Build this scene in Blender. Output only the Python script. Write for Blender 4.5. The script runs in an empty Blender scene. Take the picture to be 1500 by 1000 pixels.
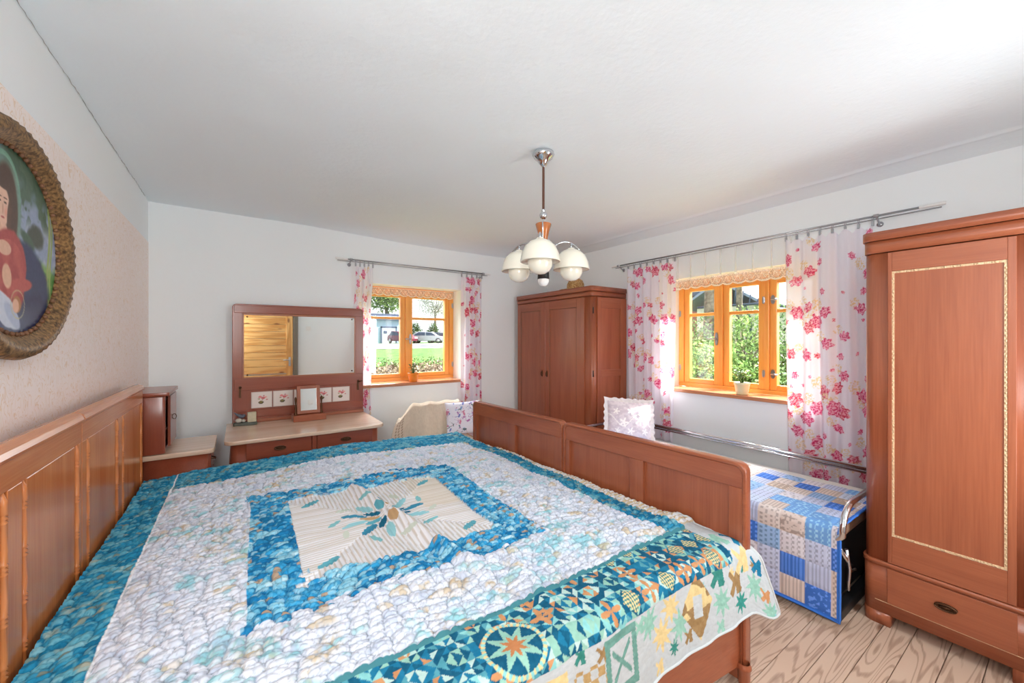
import bpy, bmesh, math, random
import numpy as np
from mathutils import Vector, Matrix, noise

random.seed(7)
rng = np.random.default_rng(7)
C = bpy.context.scene.collection
S = bpy.context.scene
PI = math.pi

# ------------------------------------------------------------------ room measures (metres)
XL, XR, YF, YB, ZC = -0.535, 3.168, 3.825, -0.45, 2.295
W1 = (0.907, 1.971)      # far wall opening, x range
W2 = (1.010, 2.140)      # right wall opening, y range
WZ = (0.88, 1.835)       # window heights
REV = 0.30

# ------------------------------------------------------------------ camera, sky, lights, exposure
cam_d = bpy.data.cameras.new('camera')
cam = bpy.data.objects.new('camera', cam_d)
C.objects.link(cam)
cam.location = (0, 0, 1.305)
cam.rotation_euler = (PI / 2, 0, -math.atan2(0.568, 0.823))
cam_d.sensor_width = 36.0
cam_d.lens = 36.0 * 580 / 1500
cam_d.shift_y = -3.0 / 1500
cam_d.clip_start = 0.02
S.camera = cam

S.view_settings.view_transform = 'Standard'
S.view_settings.look = 'None'
S.view_settings.gamma = 1.0
S.view_settings.use_curve_mapping = False
S.view_settings.exposure = 0.69
S.cycles.max_bounces = 14
S.cycles.diffuse_bounces = 10
S.cycles.transparent_max_bounces = 24
S.cycles.sample_clamp_indirect = 8.0

world = bpy.data.worlds.new('sky')
S.world = world
world.use_nodes = True
wn, wl = world.node_tree.nodes, world.node_tree.links
wn.clear()
wo = wn.new('ShaderNodeOutputWorld')
wb = wn.new('ShaderNodeBackground')
wb.inputs['Color'].default_value = (0.90, 0.95, 1.0, 1)
wb.inputs['Strength'].default_value = 1.7
wl.new(wb.outputs[0], wo.inputs[0])


def area(name, loc, target, sx, sy, power, col=(1, 1, 1)):
    d = bpy.data.lights.new(name, 'AREA')
    d.shape = 'RECTANGLE'
    d.size, d.size_y, d.energy, d.color = sx, sy, power, col
    o = bpy.data.objects.new(name, d)
    C.objects.link(o)
    o.location = loc
    v = Vector(target) - Vector(loc)
    o.rotation_euler = v.to_track_quat('-Z', 'Y').to_euler()
    return o


def sun(name, direction, strength, angle, col=(1, 1, 1)):
    d = bpy.data.lights.new(name, 'SUN')
    d.energy, d.angle, d.color = strength, angle, col
    o = bpy.data.objects.new(name, d)
    C.objects.link(o)
    o.rotation_euler = Vector(direction).to_track_quat('-Z', 'Y').to_euler()
    return o


sun('sun', (-0.80, 0.30, -0.62), 12.0, 0.02, (1.0, 0.97, 0.92))
area('daylight_right_window', (4.6, 1.575, 3.2), (3.0, 1.575, 1.0), 1.6, 1.2, 300, (0.94, 0.975, 1.0))
area('daylight_far_window', (1.44, 5.3, 3.1), (1.44, 3.8, 1.1), 1.4, 1.2, 240, (0.94, 0.975, 1.0))
# two soft fill lights added either side of the camera to brighten the room
area('fill_light_right', (2.10, -0.30, 1.20), (0.8, 3.0, 1.45), 0.5, 1.2, 11, (0.945, 0.98, 1.0))
area('fill_light_left', (-0.24, -0.30, 1.60), (2.0, 2.4, 1.40), 0.4, 1.0, 19, (0.945, 0.98, 1.0))


# ------------------------------------------------------------------ helpers
def lin(c):
    out = []
    for v in c[:3]:
        v = v / 255.0
        out.append(v / 12.92 if v <= 0.04045 else ((v + 0.055) / 1.055) ** 2.4)
    return tuple(out) + (1.0,)


def linA(a):
    a = np.asarray(a, float) / 255.0
    return np.where(a <= 0.04045, a / 12.92, ((a + 0.055) / 1.055) ** 2.4)


ORG = {}


class B:
    """collects shapes and links them as one mesh object; 'smooth' is kept per face"""

    def __init__(s):
        s.v, s.f, s.sm = [], [], []

    def add(s, vs, fs, smooth=False):
        n = len(s.v)
        s.v += [tuple(v) for v in vs]
        s.f += [tuple(i + n for i in f) for f in fs]
        s.sm += [smooth] * len(fs)
        return s

    def box(s, x0, x1, y0, y1, z0, z1):
        x0, x1 = min(x0, x1), max(x0, x1)
        y0, y1 = min(y0, y1), max(y0, y1)
        z0, z1 = min(z0, z1), max(z0, z1)
        vs = [(x, y, z) for x in (x0, x1) for y in (y0, y1) for z in (z0, z1)]
        return s.add(vs, [(0, 1, 3, 2), (4, 6, 7, 5), (0, 4, 5, 1), (2, 3, 7, 6), (0, 2, 6, 4), (1, 5, 7, 3)])

    def obox(s, c, h, M):
        vs = []
        for x in (-1, 1):
            for y in (-1, 1):
                for z in (-1, 1):
                    vs.append(Vector(c) + M @ Vector((x * h[0], y * h[1], z * h[2])))
        return s.add(vs, [(0, 1, 3, 2), (4, 6, 7, 5), (0, 4, 5, 1), (2, 3, 7, 6), (0, 2, 6, 4), (1, 5, 7, 3)])

    def prism(s, pts, a0, a1, axis='z', smooth=False):
        """polygon pts extruded along axis; pts in the two other axes in xyz order"""
        n = len(pts)

        def mk(p, a):
            if axis == 'z':
                return (p[0], p[1], a)
            if axis == 'y':
                return (p[0], a, p[1])
            return (a, p[0], p[1])
        vs = [mk(p, a0) for p in pts] + [mk(p, a1) for p in pts]
        s.add(vs, [tuple(range(n))[::-1], tuple(range(n, 2 * n))], False)
        k = len(s.v) - 2 * n
        for i in range(n):
            j = (i + 1) % n
            s.f.append((k + i, k + j, k + n + j, k + n + i))
            s.sm.append(smooth)
        return s

    def lathe(s, prof, n=24, c=(0, 0, 0), M=None, smooth=True):
        vs = []
        for r, z in prof:
            for k in range(n):
                a = 2 * PI * k / n
                p = Vector((r * math.cos(a), r * math.sin(a), z))
                if M:
                    p = M @ p
                vs.append(p + Vector(c))
        fs = []
        m = len(prof)
        for i in range(m - 1):
            for k in range(n):
                k2 = (k + 1) % n
                fs.append((i * n + k, i * n + k2, (i + 1) * n + k2, (i + 1) * n + k))
        return s.add(vs, fs, smooth)

    def tube(s, path, r, n=8, caps=True):
        path = [Vector(p) for p in path]
        rr = r if isinstance(r, (list, tuple)) else [r] * len(path)
        vs, fs = [], []
        ref = None
        for i, p in enumerate(path):
            t = (path[min(i + 1, len(path) - 1)] - path[max(i - 1, 0)]).normalized()
            if ref is None:
                ref = Vector((0, 0, 1)) if abs(t.z) < 0.9 else Vector((1, 0, 0))
            a = t.cross(ref).normalized()
            b = a.cross(t).normalized()
            ref = b
            for k in range(n):
                q = 2 * PI * k / n
                vs.append(p + a * math.cos(q) * rr[i] + b * math.sin(q) * rr[i])
        for i in range(len(path) - 1):
            for k in range(n):
                k2 = (k + 1) % n
                fs.append((i * n + k, i * n + k2, (i + 1) * n + k2, (i + 1) * n + k))
        s.add(vs, fs, True)
        if caps:
            k0 = len(s.v) - len(vs)
            s.f.append(tuple(k0 + k for k in range(n))[::-1])
            s.sm.append(False)
            k1 = k0 + (len(path) - 1) * n
            s.f.append(tuple(k1 + k for k in range(n)))
            s.sm.append(False)
        return s

    def ball(s, c, r, n=16, m=10, sz=1.0, z0=-1.0, z1=1.0):
        prof = []
        for i in range(m + 1):
            t = math.asin(max(-1, min(1, z0))) + (math.asin(max(-1, min(1, z1))) - math.asin(max(-1, min(1, z0)))) * i / m
            prof.append((max(r * math.cos(t), 1e-4), r * sz * math.sin(t)))
        return s.lathe(prof, n, c)

    def mesh(s, name, mat, off=(0, 0, 0)):
        me = bpy.data.meshes.new(name)
        me.from_pydata([(v[0] - off[0], v[1] - off[1], v[2] - off[2]) for v in s.v], [], s.f)
        me.polygons.foreach_set('use_smooth', s.sm)
        me.materials.append(mat)
        me.update()
        bm = bmesh.new()
        bm.from_mesh(me)
        bmesh.ops.recalc_face_normals(bm, faces=bm.faces)
        bm.to_mesh(me)
        bm.free()
        return me

    def build_each(s, name, mat, parent=None, bevel=0.0, world=True, seg=2):
        """every box of the collection becomes an object of its own"""
        last = None
        for k in range(len(s.v) // 8):
            q = B()
            q.v = s.v[8 * k:8 * k + 8]
            q.f = [tuple(i - 8 * k for i in f) for f in s.f[6 * k:6 * k + 6]]
            q.sm = s.sm[6 * k:6 * k + 6]
            last = q.build(name, mat, parent, bevel, world, seg)
        return last

    def build(s, name, mat, parent=None, bevel=0.0, world=True, seg=2):
        off = ORG.get(parent.as_pointer(), (0, 0, 0)) if (parent is not None and world) else (0, 0, 0)
        me = s.mesh(name, mat, off)
        o = bpy.data.objects.new(name, me)
        C.objects.link(o)
        if parent is not None:
            o.parent = parent
        ORG[o.as_pointer()] = off
        if bevel > 0:
            md = o.modifiers.new('bevel', 'BEVEL')
            md.width, md.segments, md.limit_method, md.angle_limit = bevel, seg, 'ANGLE', math.radians(40)
            md.harden_normals = False
        return o


def tag(o, label=None, cat=None, group=None, kind=None):
    if label:
        o['label'] = label
    if cat:
        o['category'] = cat
    if group:
        o['group'] = group
    if kind:
        o['kind'] = kind
    return o


def empty(name, loc=(0, 0, 0), rz=0.0, **k):
    o = bpy.data.objects.new(name, None)
    C.objects.link(o)
    o.location = loc
    o.rotation_euler = (0, 0, rz)
    o.empty_display_size = 0.1
    ORG[o.as_pointer()] = tuple(loc)
    return tag(o, **k)


def mesh_obj(name, verts, faces, mat, parent=None, smooth=True, colors=None):
    """numpy mesh, world coordinates, optional linear vertex colours"""
    off = ORG.get(parent.as_pointer(), (0, 0, 0)) if parent is not None else (0, 0, 0)
    me = bpy.data.meshes.new(name)
    v = np.asarray(verts, np.float32) - np.array(off, np.float32)
    f = np.asarray(faces, np.int32)
    me.vertices.add(len(v))
    me.vertices.foreach_set('co', v.ravel())
    k = f.shape[1]
    me.loops.add(len(f) * k)
    me.loops.foreach_set('vertex_index', f.ravel())
    me.polygons.add(len(f))
    me.polygons.foreach_set('loop_start', np.arange(0, len(f) * k, k, dtype=np.int32))
    me.polygons.foreach_set('use_smooth', np.full(len(f), smooth))
    me.update(calc_edges=True)
    if colors is not None:
        a = me.color_attributes.new('paint', 'FLOAT_COLOR', 'POINT')
        c = np.ones((len(v), 4), np.float32)
        c[:, :colors.shape[1]] = colors
        a.data.foreach_set('color', c.ravel())
    me.materials.append(mat)
    o = bpy.data.objects.new(name, me)
    C.objects.link(o)
    if parent is not None:
        o.parent = parent
    ORG[o.as_pointer()] = off
    return o


def grid_faces(nu, nv):
    i = np.arange(nu - 1)[:, None] * nv + np.arange(nv - 1)[None, :]
    i = i.ravel()
    return np.c_[i, i + nv, i + nv + 1, i + 1]


def copy_tree(o, parent=None):
    c = o.copy()
    C.objects.link(c)
    if parent is not None:
        c.parent = parent
    for ch in list(o.children):
        copy_tree(ch, c)
    return c


# numpy noise tools
def hash2(i, j, s=0):
    h = (i.astype(np.int64) * 374761393 + j.astype(np.int64) * 668265263 + s * 982451653) & 0x7fffffff
    h = ((h ^ (h >> 13)) * 1274126177) & 0x7fffffff
    h = (h ^ (h >> 16)) & 0xffffff
    return h / float(0xffffff)


def vnoise(x, y, s=0):
    i, j = np.floor(x), np.floor(y)
    fx, fy = x - i, y - j
    fx, fy = fx * fx * (3 - 2 * fx), fy * fy * (3 - 2 * fy)
    a, b = hash2(i, j, s), hash2(i + 1, j, s)
    c, d = hash2(i, j + 1, s), hash2(i + 1, j + 1, s)
    return (a * (1 - fx) + b * fx) * (1 - fy) + (c * (1 - fx) + d * fx) * fy


def fbm(x, y, s=0, o=3):
    r, a, t = 0, 0.5, 0
    for k in range(o):
        r = r + a * vnoise(x * 2 ** k, y * 2 ** k, s + k)
        t += a
        a *= 0.5
    return r / t


def worley(x, y, s=0):
    i0, j0 = np.floor(x), np.floor(y)
    f1 = np.full(x.shape, 9.0)
    f2 = np.full(x.shape, 9.0)
    cid = np.zeros(x.shape)
    for di in (-1, 0, 1):
        for dj in (-1, 0, 1):
            i, j = i0 + di, j0 + dj
            px = i + 0.15 + 0.7 * hash2(i, j, s)
            py = j + 0.15 + 0.7 * hash2(i, j, s + 5)
            d = np.hypot(px - x, py - y)
            m = d < f1
            f2 = np.where(m, f1, np.minimum(f2, d))
            cid = np.where(m, hash2(i, j, s + 9), cid)
            f1 = np.where(m, d, f1)
    return f1, f2, cid


def sstep(a, b, x):
    t = np.clip((x - a) / (b - a), 0, 1)
    return t * t * (3 - 2 * t)


def mixc(base, col, m):
    m = np.clip(m, 0, 1)[:, None]
    return base * (1 - m) + np.asarray(col, float) * m


# ------------------------------------------------------------------ materials
def mat(name):
    m = bpy.data.materials.new(name)
    m.use_nodes = True
    n = m.node_tree.nodes
    return m, n, m.node_tree.links, n['Principled BSDF']


def plain(name, rgb, rough=0.6, metal=0.0, spec=0.5, bump=0.0, bscale=60, coat=0.0, var=0.0):
    m, n, l, p = mat(name)
    p.inputs['Base Color'].default_value = lin(rgb)
    p.inputs['Roughness'].default_value = rough
    p.inputs['Metallic'].default_value = metal
    p.inputs['Specular IOR Level'].default_value = spec
    p.inputs['Coat Weight'].default_value = coat
    tc = n.new('ShaderNodeTexCoord')
    nz = n.new('ShaderNodeTexNoise')
    nz.inputs['Scale'].default_value = bscale
    nz.inputs['Detail'].default_value = 4
    l.new(tc.outputs['Object'], nz.inputs['Vector'])
    if var > 0:
        mx = n.new('ShaderNodeMixRGB')
        mx.blend_type = 'MULTIPLY'
        mx.inputs[0].default_value = var
        mx.inputs[1].default_value = lin(rgb)
        l.new(nz.outputs['Fac'], mx.inputs[2])
        l.new(mx.outputs[0], p.inputs['Base Color'])
    if bump > 0:
        b = n.new('ShaderNodeBump')
        b.inputs['Strength'].default_value = bump
        b.inputs['Distance'].default_value = 0.01
        l.new(nz.outputs['Fac'], b.inputs['Height'])
        l.new(b.outputs[0], p.inputs['Normal'])
    return m


def wood(name, dark, light, axis='z', rough=0.3, coat=0.25, scale=1.0, rings=5.0, fine=0.35, knots=None, lo=0.15, hi=0.75):
    """grain runs along axis"""
    m, n, l, p = mat(name)
    tc = n.new('ShaderNodeTexCoord')
    oi = n.new('ShaderNodeObjectInfo')
    ad = n.new('ShaderNodeVectorMath')
    ad.operation = 'ADD'
    sc = n.new('ShaderNodeVectorMath')
    sc.operation = 'SCALE'
    sc.inputs['Scale'].default_value = 7.0
    cb = n.new('ShaderNodeCombineXYZ')
    for k in range(3):
        l.new(oi.outputs['Random'], cb.inputs[k])
    l.new(cb.outputs[0], sc.inputs[0])
    l.new(tc.outputs['Object'], ad.inputs[0])
    l.new(sc.outputs[0], ad.inputs[1])
    mp = n.new('ShaderNodeMapping')
    s3 = [9 * scale] * 3
    s3['xyz'.index(axis)] = 0.8 * scale
    mp.inputs['Scale'].default_value = s3
    l.new(ad.outputs[0], mp.inputs['Vector'])
    n1 = n.new('ShaderNodeTexNoise')
    n1.inputs['Scale'].default_value = 1.0
    n1.inputs['Detail'].default_value = 2.0
    l.new(mp.outputs[0], n1.inputs['Vector'])
    ml = n.new('ShaderNodeMath')
    ml.operation = 'MULTIPLY'
    ml.inputs[1].default_value = rings * 2 * PI
    l.new(n1.outputs['Fac'], ml.inputs[0])
    sn = n.new('ShaderNodeMath')
    sn.operation = 'SINE'
    l.new(ml.outputs[0], sn.inputs[0])
    mr = n.new('ShaderNodeMapRange')
    mr.inputs['From Min'].default_value = -1
    mr.inputs['From Max'].default_value = 1
    l.new(sn.outputs[0], mr.inputs['Value'])
    mp2 = n.new('ShaderNodeMapping')
    s3 = [160 * scale] * 3
    s3['xyz'.index(axis)] = 5.0 * scale
    mp2.inputs['Scale'].default_value = s3
    l.new(ad.outputs[0], mp2.inputs['Vector'])
    n2 = n.new('ShaderNodeTexNoise')
    n2.inputs['Scale'].default_value = 1.0
    n2.inputs['Detail'].default_value = 3.0
    l.new(mp2.outputs[0], n2.inputs['Vector'])
    mx = n.new('ShaderNodeMixRGB')
    mx.inputs[0].default_value = fine
    l.new(mr.outputs[0], mx.inputs[1])
    l.new(n2.outputs['Fac'], mx.inputs[2])
    cr = n.new('ShaderNodeValToRGB')
    cr.color_ramp.elements[0].position = lo
    cr.color_ramp.elements[0].color = lin(dark)
    cr.color_ramp.elements[1].position = hi
    cr.color_ramp.elements[1].color = lin(light)
    l.new(mx.outputs[0], cr.inputs[0])
    out = cr.outputs[0]
    if knots:
        mk = n.new('ShaderNodeMapping')
        s3 = [9.0] * 3
        s3['xyz'.index(axis)] = 3.2
        mk.inputs['Scale'].default_value = s3
        l.new(ad.outputs[0], mk.inputs['Vector'])
        vo = n.new('ShaderNodeTexVoronoi')
        vo.inputs['Scale'].default_value = 0.8
        l.new(mk.outputs[0], vo.inputs['Vector'])
        kr = n.new('ShaderNodeValToRGB')
        kr.color_ramp.elements[0].position = 0.07
        kr.color_ramp.elements[0].color = (1, 1, 1, 1)
        kr.color_ramp.elements[1].position = 0.14
        kr.color_ramp.elements[1].color = (0, 0, 0, 1)
        l.new(vo.outputs['Distance'], kr.inputs[0])
        m3 = n.new('ShaderNodeMixRGB')
        l.new(kr.outputs[0], m3.inputs[0])
        l.new(out, m3.inputs[1])
        m3.inputs[2].default_value = lin(knots)
        out = m3.outputs[0]
    l.new(out, p.inputs['Base Color'])
    p.inputs['Roughness'].default_value = rough
    p.inputs['Coat Weight'].default_value = coat
    p.inputs['Coat Roughness'].default_value = 0.15
    b = n.new('ShaderNodeBump')
    b.inputs['Strength'].default_value = 0.12
    b.inputs['Distance'].default_value = 0.002
    l.new(mx.outputs[0], b.inputs['Height'])
    l.new(b.outputs[0], p.inputs['Normal'])
    return m


def painted(name, rough=0.85, translucent=0.0, alpha=False, bump=0.0, bscale=400, sheer=0.0, coat=0.0):
    """cloth or canvas whose colours are woven/painted per vertex; fine weave comes from noise"""
    m, n, l, p = mat(name)
    at = n.new('ShaderNodeAttribute')
    at.attribute_name = 'paint'
    tc = n.new('ShaderNodeTexCoord')
    nz = n.new('ShaderNodeTexNoise')
    nz.inputs['Scale'].default_value = bscale
    l.new(tc.outputs['Object'], nz.inputs['Vector'])
    l.new(at.outputs['Color'], p.inputs['Base Color'])
    p.inputs['Roughness'].default_value = rough
    p.inputs['Coat Weight'].default_value = coat
    p.inputs['Specular IOR Level'].default_value = 0.25
    if bump > 0:
        b = n.new('ShaderNodeBump')
        b.inputs['Strength'].default_value = bump
        b.inputs['Distance'].default_value = 0.002
        l.new(nz.outputs['Fac'], b.inputs['Height'])
        l.new(b.outputs[0], p.inputs['Normal'])
    out = n['Material Output']
    last = p.outputs[0]
    if translucent > 0:
        tr = n.new('ShaderNodeBsdfTranslucent')
        l.new(at.outputs['Color'], tr.inputs['Color'])
        ms = n.new('ShaderNodeMixShader')
        ms.inputs[0].default_value = translucent
        l.new(last, ms.inputs[1])
        l.new(tr.outputs[0], ms.inputs[2])
        last = ms.outputs[0]
    if sheer > 0:
        tp = n.new('ShaderNodeBsdfTransparent')
        ms = n.new('ShaderNodeMixShader')
        ms.inputs[0].default_value = sheer
        l.new(last, ms.inputs[1])
        l.new(tp.outputs[0], ms.inputs[2])
        last = ms.outputs[0]
    if alpha:
        tp = n.new('ShaderNodeBsdfTransparent')
        ms = n.new('ShaderNodeMixShader')
        l.new(at.outputs['Alpha'], ms.inputs[0])
        l.new(tp.outputs[0], ms.inputs[1])
        l.new(last, ms.inputs[2])
        last = ms.outputs[0]
    l.new(last, out.inputs['Surface'])
    return m


M = {}
M['plaster'] = plain('white_plaster', (240, 245, 246), 0.9, bump=0.10, bscale=20, spec=0.2)
M['ceiling'] = plain('ceiling_plaster', (236, 244, 248), 0.95, bump=0.16, bscale=40, spec=0.1)
M['cherry_v'] = wood('cherry_wood_upright', (140, 72, 46), (166, 94, 62), 'z', 0.32, 0.3, rings=2.5, fine=0.75)
M['cherry_y'] = wood('cherry_wood_lengthwise', (140, 72, 46), (166, 94, 62), 'y', 0.32, 0.3, rings=2.5, fine=0.75)
M['cherry_x'] = wood('cherry_wood_crosswise', (140, 72, 46), (166, 94, 62), 'x', 0.32, 0.3, rings=2.5, fine=0.75)
M['head_v'] = wood('headboard_wood_upright', (184, 100, 48), (212, 134, 76), 'z', 0.26, 0.3, rings=2.5, fine=0.72)
M['head_y'] = wood('headboard_wood_lengthwise', (182, 100, 56), (208, 134, 84), 'y', 0.26, 0.3, rings=2.5, fine=0.72)
M['red_v'] = wood('dresser_wood_upright', (130, 60, 40), (152, 78, 54), 'z', 0.3, 0.35, rings=2.5, fine=0.72)
M['red_x'] = wood('dresser_wood_lengthwise', (130, 60, 40), (152, 78, 54), 'x', 0.3, 0.35, rings=2.5, fine=0.72)
M['red_y'] = wood('nightstand_wood_lengthwise', (130, 60, 40), (152, 78, 54), 'y', 0.3, 0.35, rings=2.5, fine=0.72)
M['win_z'] = wood('window_larch_upright', (226, 140, 52), (246, 176, 84), 'z', 0.35, 0.3, rings=2.5, fine=0.72)
M['win_x'] = wood('window_larch_level', (226, 140, 52), (246, 176, 84), 'x', 0.35, 0.3, rings=2.5, fine=0.72)
M['sill'] = wood('sill_wood', (170, 100, 62), (214, 150, 110), 'x', 0.25, 0.5, rings=2.5, fine=0.72)
M['sill_y'] = wood('sill_wood_side', (170, 100, 62), (214, 150, 110), 'y', 0.25, 0.5, rings=2.5, fine=0.72)
M['pine_x'] = wood('pine_boards', (206, 146, 78), (236, 186, 118), 'x', 0.45, 0.1, rings=5, fine=0.3, knots=(130, 74, 36))
M['pine_z'] = wood('pine_stile', (206, 146, 78), (236, 186, 118), 'z', 0.45, 0.1, rings=5, fine=0.3, knots=(130, 74, 36))
M['floor'] = wood('scrubbed_floor_boards', (160, 130, 110), (206, 178, 156), 'x', 0.6, 0.0, scale=1.2, rings=15, fine=0.3, knots=(128, 92, 70), lo=.06, hi=.40)
M['top'] = wood('laminate_top', (208, 176, 150), (228, 200, 176), 'x', 0.25, 0.4, rings=2, fine=0.7)
M['chrome'] = plain('chrome', (215, 218, 222), 0.12, 1.0)
M['steel'] = plain('brushed_steel', (176, 178, 182), 0.3, 1.0)
M['bronze'] = plain('aged_bronze', (96, 66, 46), 0.45, 0.8, bump=0.3, bscale=90)
M['dark'] = plain('dark_gap', (40, 28, 22), 0.8)
M['inlay'] = plain('pale_rope_inlay', (244, 208, 164), 0.5, bump=0.8, bscale=160, var=0.35)
M['opal'] = plain('opal_glass', (240, 236, 220), 0.12, coat=0.5)
M['black'] = plain('black_plastic', (30, 30, 32), 0.45)
M['bulb'] = plain('frosted_bulb', (240, 240, 238), 0.3)
M['white_plastic'] = plain('white_plastic', (238, 238, 236), 0.35)
M['paper'] = plain('paper_backing', (225, 216, 206), 0.8)
M['mattress'] = plain('mattress_ticking', (220, 216, 206), 0.9, bump=0.2, bscale=200)
M['terracotta'] = plain('orange_glaze', (236, 138, 40), 0.3, coat=0.4)
M['cream'] = plain('cream_glaze', (236, 232, 190), 0.3, coat=0.4)
M['soil'] = plain('soil', (60, 44, 34), 0.95, bump=1.0, bscale=120)
M['leaf'] = plain('leaf_green', (96, 136, 62), 0.5, var=0.5, bscale=20)
M['leaf_yellow'] = plain('leaf_yellow_green', (176, 186, 80), 0.5, var=0.4, bscale=20)
M['cushion'] = plain('floral_upholstery', (196, 150, 120), 0.9, bump=0.3, bscale=120, var=0.4)
M['painted'] = painted('painted_canvas', 0.45, coat=0.15)
M['quilt'] = painted('quilt_cotton', 0.9, bump=0.5, bscale=500)
M['curtain'] = painted('sheer_rose_curtain', 0.9, translucent=0.45, sheer=0.06)
M['lace'] = painted('lace', 0.9, translucent=0.3, alpha=True)
M['cushion_print'] = painted('printed_cushion', 0.9, bump=0.3)


def glass(name, tint=(1, 1, 1), gl=0.06):
    m, n, l, p = mat(name)
    n.remove(p)
    tp = n.new('ShaderNodeBsdfTransparent')
    tp.inputs['Color'].default_value = tint + (1,)
    g = n.new('ShaderNodeBsdfGlossy')
    g.inputs['Roughness'].default_value = 0.02
    ms = n.new('ShaderNodeMixShader')
    ms.inputs[0].default_value = gl
    l.new(tp.outputs[0], ms.inputs[1])
    l.new(g.outputs[0], ms.inputs[2])
    l.new(ms.outputs[0], n['Material Output'].inputs['Surface'])
    return m


M['glass'] = glass('window_glass')
M['mirror'] = plain('mirror_silver', (235, 238, 236), 0.02, 1.0)


def wallpaper():
    m, n, l, p = mat('pink_vine_wallpaper')
    tc = n.new('ShaderNodeTexCoord')
    mp = n.new('ShaderNodeMapping')
    mp.inputs['Scale'].default_value = (1, 14, 9)
    l.new(tc.outputs['Object'], mp.inputs['Vector'])
    nz = n.new('ShaderNodeTexNoise')
    nz.inputs['Scale'].default_value = 1.6
    nz.inputs['Detail'].default_value = 1.5
    nz.inputs['Distortion'].default_value = 1.6
    l.new(mp.outputs[0], nz.inputs['Vector'])
    a = n.new('ShaderNodeMath')
    a.operation = 'MULTIPLY'
    a.inputs[1].default_value = 34
    l.new(nz.outputs['Fac'], a.inputs[0])
    sn = n.new('ShaderNodeMath')
    sn.operation = 'SINE'
    l.new(a.outputs[0], sn.inputs[0])
    cr = n.new('ShaderNodeValToRGB')
    cr.color_ramp.elements[0].position = 0.80
    cr.color_ramp.elements[0].color = lin((250, 240, 235))
    cr.color_ramp.elements[1].position = 0.97
    cr.color_ramp.elements[1].color = lin((240, 220, 200))
    l.new(sn.outputs[0], cr.inputs[0])
    l.new(cr.outputs[0], p.inputs['Base Color'])
    p.inputs['Roughness'].default_value = 0.75
    b = n.new('ShaderNodeBump')
    b.inputs['Strength'].default_value = 0.2
    b.inputs['Distance'].default_value = 0.001
    l.new(sn.outputs[0], b.inputs['Height'])
    l.new(b.outputs[0], p.inputs['Normal'])
    return m


M['wallpaper'] = wallpaper()


def gilt():
    m, n, l, p = mat('aged_gilt_gesso')
    tc = n.new('ShaderNodeTexCoord')
    nz = n.new('ShaderNodeTexNoise')
    nz.inputs['Scale'].default_value = 95
    nz.inputs['Detail'].default_value = 5
    l.new(tc.outputs['Object'], nz.inputs['Vector'])
    cr = n.new('ShaderNodeValToRGB')
    cr.color_ramp.elements[0].position = 0.35
    cr.color_ramp.elements[0].color = lin((84, 62, 42))
    cr.color_ramp.elements[1].position = 0.68
    cr.color_ramp.elements[1].color = lin((172, 134, 86))
    l.new(nz.outputs['Fac'], cr.inputs[0])
    l.new(cr.outputs[0], p.inputs['Base Color'])
    p.inputs['Roughness'].default_value = 0.45
    p.inputs['Metallic'].default_value = 0.35
    return m


M['gilt'] = gilt()

# ================================================================== ROOM SHELL
fl = empty('floor', (0, 0, 0), kind='structure')
B().box(XL - .2, XR + .3, YB - .2, YF + .2, -0.08, -0.024).build('subfloor', M['dark'], fl)
pw = 0.1
ycur = YB
k = 0
while ycur < YF - 0.001:
    w = pw * (0.92 + 0.16 * random.random())
    y1 = min(ycur + w, YF)
    cuts = [XL, XR]
    if k % 3 == 1:
        cuts = [XL, random.uniform(0.4, 2.0), XR]
    for c0, c1 in zip(cuts[:-1], cuts[1:]):
        dz = random.uniform(-0.0008, 0.0)
        B().box(c0 + .0012, c1 - .0012, ycur + .0014, y1 - .0014, -0.024, dz).build('plank', M['floor'], fl, bevel=0.001, seg=1)
    ycur = y1
    k += 1


def wall_y(name, y0, y1, x0, x1, z0, z1, hole=None, mt='plaster'):
    b = B()
    if hole:
        a, c, d, e = hole
        b.box(x0, a, y0, y1, z0, z1).box(c, x1, y0, y1, z0, z1).box(a, c, y0, y1, z0, d).box(a, c, y0, y1, e, z1)
    else:
        b.box(x0, x1, y0, y1, z0, z1)
    return tag(b.build(name, M[mt]), kind='structure')


ZT = ZC + 0.12
wall_y('wall_far', YF, YF + REV, XL - .2, XR + .3, -.08, ZT, (W1[0], W1[1], WZ[0] - .03, WZ[1]))
wall_y('wall_back', YB - REV, YB, XL - .2, XR + .3, -.08, ZT)
b = B()
b.box(XR, XR + REV, YB, W2[0], -.08, ZT).box(XR, XR + REV, W2[1], YF, -.08, ZT)
b.box(XR, XR + REV, W2[0], W2[1], -.08, WZ[0] - .03).box(XR, XR + REV, W2[0], W2[1], WZ[1], ZT)
tag(b.build('wall_right', M['plaster']), kind='structure')
wl_ = tag(B().box(XL - .18, XL, YB, YF, -.08, ZT).build('wall_left', M['plaster']), kind='structure')
B().box(XL - .001, XL + 0.0015, YB, YF, 0.0, 2.003).build('wallpaper', M['wallpaper'], wl_)

# ceiling: one plaster skin, hand-trowelled, turning down softly into the far and right walls
nx, ny = 190, 200
gx = XL + (XR - XL) * (1 - (1 - np.linspace(0, 1, nx)) ** 1.35)
gy = YB + (YF - YB) * (1 - (1 - np.linspace(0, 1, ny)) ** 1.35)
X, Y = np.meshgrid(gx, gy, indexing='ij')
x, y = X.ravel(), Y.ravel()


def cove(d, r, drop):
    t = np.clip(1 - d / r, 0, 1)
    return drop * t ** 2.2


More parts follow.
